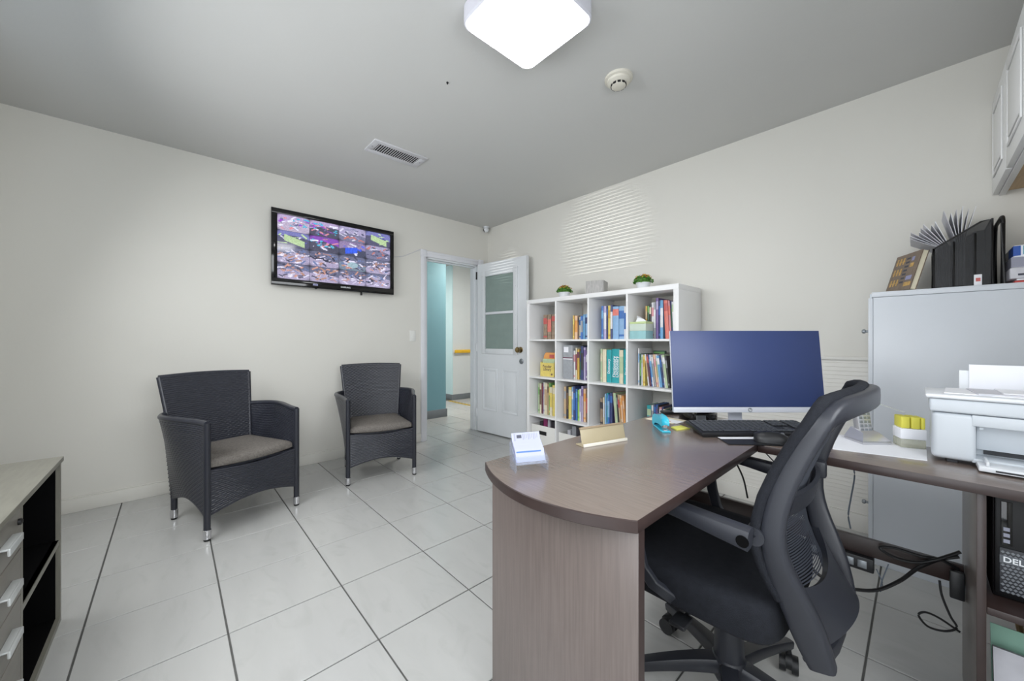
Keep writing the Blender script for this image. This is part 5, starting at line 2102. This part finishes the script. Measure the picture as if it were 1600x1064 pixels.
# paper packs
packs = [('paper_grey', 0.045, 'lowest wrapped paper pack beside the sorter, with a green dot', 0.0), ('paper', 0.045, 'middle wrapped grey and white paper pack', 0.004), ('paper', 0.048, 'topmost paper pack with blue and teal print', 0.010)]
z = GH + 0.0195
b = MB()
b.box(3.925, 4.12, -0.34, -0.09, GH + 0.0006, GH + 0.012, b=0.002)
b.prism([(3.93, -0.345), (4.11, -0.345), (4.11, -0.10), (3.93, -0.10)], GH + 0.0125, GH + 0.0185, mi=1)
single('red_folder', b, ['red_paper', 'paper'], 'red folder under the paper packs on the cabinet', 'folder', (4.02, -0.22, GH))
for k, (mt, hh, lab, off) in enumerate(packs):
    t = thing('paper_pack', lab, 'paper pack', (4.03, -0.22, z), 0, 'packs of printer paper')
    b = MB()
    x0 = 3.912 + off
    b.box(x0, x0 + 0.216, -0.352 + off, -0.07, z, z + hh, b=0.004)
    part('wrapper', b, mt, t, world=True)
    if k == 2:
        b = MB()
        b.box(x0 - 0.0006, x0 + 0.018, -0.3526 + off, -0.22, z + 0.004, z + hh - 0.003)
        part('blue_print', b, 'blue_print', t, world=True)
        b = MB()
        b.box(x0 + 0.024, x0 + 0.058, -0.3528 + off, -0.351, z + 0.008, z + hh - 0.005, b=0.0004)
        part('teal_print', b, 'teal_print', t, 'teal square print', world=True)
    elif k == 0:
        b = MB()
        b.cyl((x0 + 0.085, -0.3535 + off, z + 0.024), (x0 + 0.085, -0.351 + off, z + 0.024), 0.018, n=20)
        part('green_print', b, 'green_print', t, 'green round print', world=True)
        b = MB()
        b.box(x0 + 0.02, x0 + 0.06, -0.3526 + off, -0.351 + off, z + 0.012, z + 0.02)
        part('dark_print', b, 'ink', t, world=True)
    else:
        b = MB()
        b.box(x0 - 0.0006, x0 + 0.06, -0.3526 + off, -0.15, z + 0.002, z + hh - 0.002)
        part('grey_print', b, 'ink_light', t, world=True)
    z += hh + 0.0005

# small white pack in front inside sorter bottom (label tag)
b = MB()
b.box(S1 - 0.05, S1 - 0.028, SY0_ - 0.012, SY0_ - 0.006, GH + 0.0006, GH + 0.05, b=0.001)
b.box(S1 - 0.045, S1 - 0.032, SY0_ - 0.0126, SY0_ - 0.012, GH + 0.02, GH + 0.035, mi=1)
single('price_tag', b, ['paper', 'cover red'], 'small white tag with red print standing before the mesh sorter', 'tag', (S1 - 0.04, SY0_ - 0.009, GH))

# ================================================================== WALL CABINET (upper right)
UX, UZ0, UZ1, UY1 = 3.895, 1.800, 2.242, -0.86
t = thing('wall_cabinet', 'white wall cabinet with raised-panel doors, upper right corner', 'cabinet', (4.07, -0.43, UZ0))
b = MB()
b.box(UX + 0.02, XB - 0.001, UY1, -0.002, UZ0 + 0.02, UZ1)
part('carcass', b, 'white_lacquer', t, world=True)
b = MB()
b.box(UX + 0.04, XB - 0.001, UY1 + 0.016, -0.018, UZ0 + 0.008, UZ0 + 0.0198)
part('underside', b, 'wood_light', t, 'pale wooden underside', world=True)
b = MB()
b.box(UX + 0.02, UX + 0.04, UY1, -0.002, UZ0 - 0.006, UZ0 + 0.0198, b=0.001)
part('bottom_rail', b, 'white_lacquer', t, world=True)
for y0, y1 in ((-0.412, -0.004), (-0.848, -0.422)):
    b = MB()
    b.box(UX, UX + 0.0195, y0, y1, UZ0, UZ1, b=0.003)
    d = part('cabinet_door', b, 'white_lacquer', t, world=True)
    b = MB()
    m_ = 0.065
    for (a0, a1, c0, c1) in ((y0 + m_, y0 + m_ + 0.012, UZ0 + m_, UZ1 - m_), (y1 - m_ - 0.012, y1 - m_, UZ0 + m_, UZ1 - m_),
                             (y0 + m_ + 0.012, y1 - m_ - 0.012, UZ0 + m_, UZ0 + m_ + 0.012), (y0 + m_ + 0.012, y1 - m_ - 0.012, UZ1 - m_ - 0.012, UZ1 - m_)):
        b.box(UX - 0.006, UX, a0, a1, c0, c1, b=0.003)
    b.box(UX - 0.005, UX, y0 + m_ + 0.03, y1 - m_ - 0.03, UZ0 + m_ + 0.03, UZ1 - m_ - 0.03, b=0.004)
    part('raised_panel', b, 'white_lacquer', d, world=True)

# ================================================================== OFFICE CHAIR
OC = (3.277, -1.715, 0.0)
t = thing('office_chair', 'black mesh-back swivel office chair pulled up to the desk', 'chair', OC, pi)   # local +x = front of the chair
# star base
HUB = 0.155
for k in range(5):
    a = radians(38 + 72 * k)
    b = MB()
    n_ = 8
    pts, fl = [], []
    for i in range(n_ + 1):
        r = 0.03 + 0.285 * i / n_
        pts.append((r * cos(a), r * sin(a), HUB - 0.008 - 0.055 * (i / n_) ** 1.5))
        fl.append((0.052 - 0.022 * i / n_, 0.045 - 0.018 * i / n_))
    b.tube(pts, 0.02, 10, flat=fl)
    lg = part('base_leg', b, 'chair_plastic', t)
    cx_, cy_ = 0.312 * cos(a), 0.312 * sin(a)
    b = MB()
    b.cyl((cx_, cy_, 0.045), (cx_, cy_, 0.098), 0.008, n=10)
    tx, ty = -sin(a + 0.5), cos(a + 0.5)
    for s_ in (-1, 1):
        b.cyl((cx_ + tx * 0.008 * s_, cy_ + ty * 0.008 * s_, 0.0275), (cx_ + tx * 0.026 * s_, cy_ + ty * 0.026 * s_, 0.0275), 0.027, n=20)
    b.cyl((cx_ - tx * 0.009, cy_ - ty * 0.009, 0.036), (cx_ + tx * 0.009, cy_ + ty * 0.009, 0.036), 0.026, n=16)
    part('caster', b, 'black_plastic', lg)
b = MB()
b.lathe([(0.036, 0.10), (0.044, 0.115), (0.046, 0.165), (0.040, 0.172)], 28)
part('hub', b, 'chair_plastic', t)
b = MB()
b.lathe([(0.040, 0.168), (0.038, 0.268), (0.034, 0.27), (0.033, 0.36), (0.026, 0.362), (0.026, 0.385)], 28)
part('gas_lift', b, 'chair_plastic', t)
b = MB()
b.box(-0.10, 0.13, -0.075, 0.075, 0.372, 0.408, b=0.01)
part('tilt_mechanism', b, 'black_plastic', t)
b = MB()
b.tube([(0.03, 0.06, 0.385), (0.03, 0.18, 0.382), (0.035, 0.24, 0.378)], 0.006, 8)
b.box(0.015, 0.055, 0.22, 0.275, 0.372, 0.384, b=0.004)
part('lift_lever', b, 'black_plastic', t)
# seat cushion (rounded, waterfall front)
b = MB()
N = 44
SXC, SHX, SHY = 0.068, 0.240, 0.252
rings = [(0.90, 0.402), (0.975, 0.405), (1.0, 0.415), (1.0, 0.47), (0.99, 0.488), (0.955, 0.497), (0.85, 0.500), (0.4, 0.494)]
vs, fs = [], []
for f, z in rings:
    for k in range(N):
        a = 2 * pi * k / N
        e = 0.30
        x = SHX * f * math.copysign(abs(cos(a)) ** e, cos(a))
        y = SHY * f * math.copysign(abs(sin(a)) ** e, sin(a))
        zz = z
        if x > 0.12:
            zz -= 0.030 * ((x - 0.12) / 0.12) ** 2 * (1 if z > 0.45 else 0.3)
        if x < 0:
            y *= 1 - 0.03 * (-x / SHX) ** 2
        vs.append((SXC + x, y, zz))
for r in range(len(rings) - 1):
    for i in range(N):
        j = (i + 1) % N
        fs.append((r * N + i, r * N + j, (r + 1) * N + j, (r + 1) * N + i))
fs.append(tuple(range(N - 1, -1, -1)))
fs.append(tuple((len(rings) - 1) * N + i for i in range(N)))
b.add(vs, fs)
part('seat', b, 'fabric_black', t, 'black fabric seat', angle=60)
b = MB()
b.prism(rsq(0, 0, 1, 0.25), 0.392, 0.4015, mx=T(SXC, 0, 0) @ Matrix.Diagonal((0.42, 0.43, 1, 1)))
part('seat_pan', b, 'black_plastic', t)
# backrest: profile of depth over height, curved in plan
PR = [(0.505, -0.166), (0.54, -0.148), (0.59, -0.129), (0.64, -0.119), (0.69, -0.121), (0.75, -0.134), (0.82, -0.160), (0.89, -0.193), (0.955, -0.232)]


def pdepth(z):
    for (z0, x0), (z1, x1) in zip(PR, PR[1:]):
        if z <= z1:
            s = (z - z0) / (z1 - z0)
            s = max(0, s)
            return x0 + (x1 - x0) * s
    return PR[-1][1]


def halfw(z):
    return 0.205 + 0.043 * min(1.0, max(0.0, (z - 0.505) / 0.14)) ** 0.8


def back_pt(u, z):
    """u -1..1 across"""
    return Vector((pdepth(z) - 0.054 * (1 - u * u), halfw(z) * u, z + 0.012 * (1 - u * u) * max(0, (z - 0.80) / 0.155)))


# one continuous frame: up the near side, across the top, down the far side
half, sec = [], []
for (x, y, z, w_, h_) in ((-0.238, 0.176, 0.392, 0.034, 0.05), (-0.226, 0.182, 0.425, 0.034, 0.075), (-0.212, 0.190, 0.465, 0.033, 0.075)):
    half.append(Vector((x, y, z)))
    sec.append((w_, h_))
for k in range(15):
    z = 0.505 + 0.415 * k / 14
    half.append(back_pt(0.95, z) + Vector((-0.036 + 0.008 * k / 14, 0, 0)))
    sec.append((0.032, 0.064 - 0.020 * min(1, k / 5) - 0.010 * max(0, (k - 8) / 6)))
for (u, z) in ((0.945, 0.936), (0.925, 0.949), (0.88, 0.956), (0.80, 0.957), (0.6, 0.957), (0.4, 0.957), (0.2, 0.957)):
    half.append(back_pt(u, z) + Vector((-0.022, 0, 0)))
    sec.append((0.044, 0.030))
path = half + [back_pt(0, 0.957) + Vector((-0.022, 0, 0))] + [Vector((p.x, -p.y, p.z)) for p in reversed(half)]
fl = sec + [(0.044, 0.030)] + list(reversed(sec))
for _ in range(4):
    path = [path[0]] + [(path[i - 1] + 2 * path[i] + path[i + 1]) / 4 for i in range(1, len(path) - 1)] + [path[-1]]
    fl = [fl[0]] + [tuple((fl[i - 1][q] + 2 * fl[i][q] + fl[i + 1][q]) / 4 for q in (0, 1)) for i in range(1, len(fl) - 1)] + [fl[-1]]
b = MB()
b.tube(path, 0.02, 14, flat=fl, up=(1, 0, 0))
fr = part('back_frame', b, 'chair_plastic', t, angle=50)
bp = [back_pt(0.97, 0.52 + 0.40 * k / 14) + Vector((-0.006, 0.002, 0)) for k in range(15)]
bp += [back_pt(u, z) + Vector((-0.002, 0, 0)) for (u, z) in ((0.965, 0.945), (0.94, 0.962), (0.89, 0.971), (0.75, 0.974), (0.5, 0.975), (0.25, 0.975))]
bp = bp + [back_pt(0, 0.975)] + [Vector((p.x, -p.y, p.z)) for p in reversed(bp)]
b = MB()
b.tube(bp, 0.0115, 10)
part('mesh_border', b, 'fabric_black', t, 'padded black edge of the mesh')
for s_ in (1,):
    for k in range(11):
        z = 0.62 + k * 0.0165
        b = MB()
        p0, p1 = back_pt(s_ * 0.86, z - 0.012), back_pt(s_ * 0.66, z + 0.020)
        off = Vector((-0.020, 0, 0))
        b.tube([p0 + off, (p0 + p1) / 2 + off, p1 + off], 0.0035, 6)
        part('vent_bar', b, 'chair_plastic', fr)


def low(u, v):
    q = 2 * u - 1
    z = 0.425 + 0.125 * v
    w = 0.178 + 0.026 * v
    x = -0.226 + 0.060 * v - 0.050 * (1 - q * q)
    return (x, w * q, z + 0.02 * (1 - q * q) * (1 - v) - 0.045 * v * (1 - q * q))


b = MB()
b.shell(low, 18, 10, 0.016)
part('lower_shell', b, 'chair_plastic', t)
b = MB()
b.tube([(-0.222, -0.17, 0.394), (-0.235, -0.08, 0.39), (-0.238, 0, 0.389), (-0.235, 0.08, 0.39), (-0.222, 0.17, 0.394)], 0.02, 12, flat=[(0.042, 0.032)] * 5)
b.box(-0.235, -0.06, -0.04, 0.04, 0.374, 0.398, b=0.008)
part('back_yoke', b, 'chair_plastic', t)
# woven mesh: horizontal threads with gaps
b = MB()
z = 0.520
while z < 0.965:
    P0 = [back_pt(-0.96 + 1.92 * k / 14, z) for k in range(15)]
    vs, fs = [], []
    for p in P0:
        vs += [p + Vector((0.004, 0, -0.0022)), p + Vector((0.004, 0, 0.0022)), p + Vector((0.002, 0, 0.0))]
    for k in range(14):
        a = k * 3
        fs += [(a, a + 3, a + 4, a + 1), (a + 1, a + 4, a + 5, a + 2), (a + 2, a + 5, a + 3, a)]
    b.add(vs, fs)
    z += 0.0056
part('back_mesh', b, 'mesh_thread', t, 'dark woven mesh of the backrest', kind='stuff')
# lumbar support with its height slider
b = MB()


def lum(u, v):
    q = back_pt(-0.60 + 1.20 * u, 0.690 + 0.05 * v)
    return (q.x - 0.014, q.y, q.z)


b.shell(lum, 16, 5, 0.010)
part('lumbar_support', b, 'chair_plastic', t)
for s_ in (-1,):
    b = MB()
    p = back_pt(s_ * 0.80, 0.72)
    b.box(p.x - 0.05, p.x - 0.016, p.y - 0.012, p.y + 0.012, 0.695, 0.745, b=0.008)
    part('lumbar_knob', b, 'chair_plastic', t)
# loop armrests
for s_ in (-1, 1):
    y = s_ * 0.275
    b = MB()
    top = [(-0.128, y, 0.662), (-0.06, y, 0.668), (0.02, y, 0.676), (0.09, y, 0.680), (0.125, y, 0.672)]
    b.tube(top, 0.02, 12, flat=[(0.042, 0.05), (0.044, 0.042), (0.044, 0.034), (0.042, 0.028), (0.036, 0.024)])
    ar = part('armrest', b, 'chair_plastic', t)
    b = MB()
    b.cyl((-0.128, y - s_ * 0.022, 0.660), (-0.128, y - s_ * 0.075, 0.662), 0.021, n=18)
    part('arm_pivot', b, 'chair_plastic', ar)
    b = MB()
    b.cyl((-0.118, y + s_ * 0.0205, 0.661), (-0.118, y + s_ * 0.0225, 0.661), 0.013, n=16)
    part('arm_hole', b, 'black_inside', ar)
    b = MB()
    b.tube([(0.118, y, 0.674), (0.146, y, 0.650), (0.150, y, 0.60), (0.142, y, 0.545), (0.128, y, 0.49), (0.10, y - s_ * 0.01, 0.45), (0.06, y - s_ * 0.03, 0.425), (0.03, y - s_ * 0.09, 0.400), (0.02, y - s_ * 0.14, 0.398)], 0.015, 10,
           flat=(0.034, 0.02), up=(0, 1, 0))
    part('arm_loop', b, 'chair_plastic', t)

bpy.context.view_layer.update()
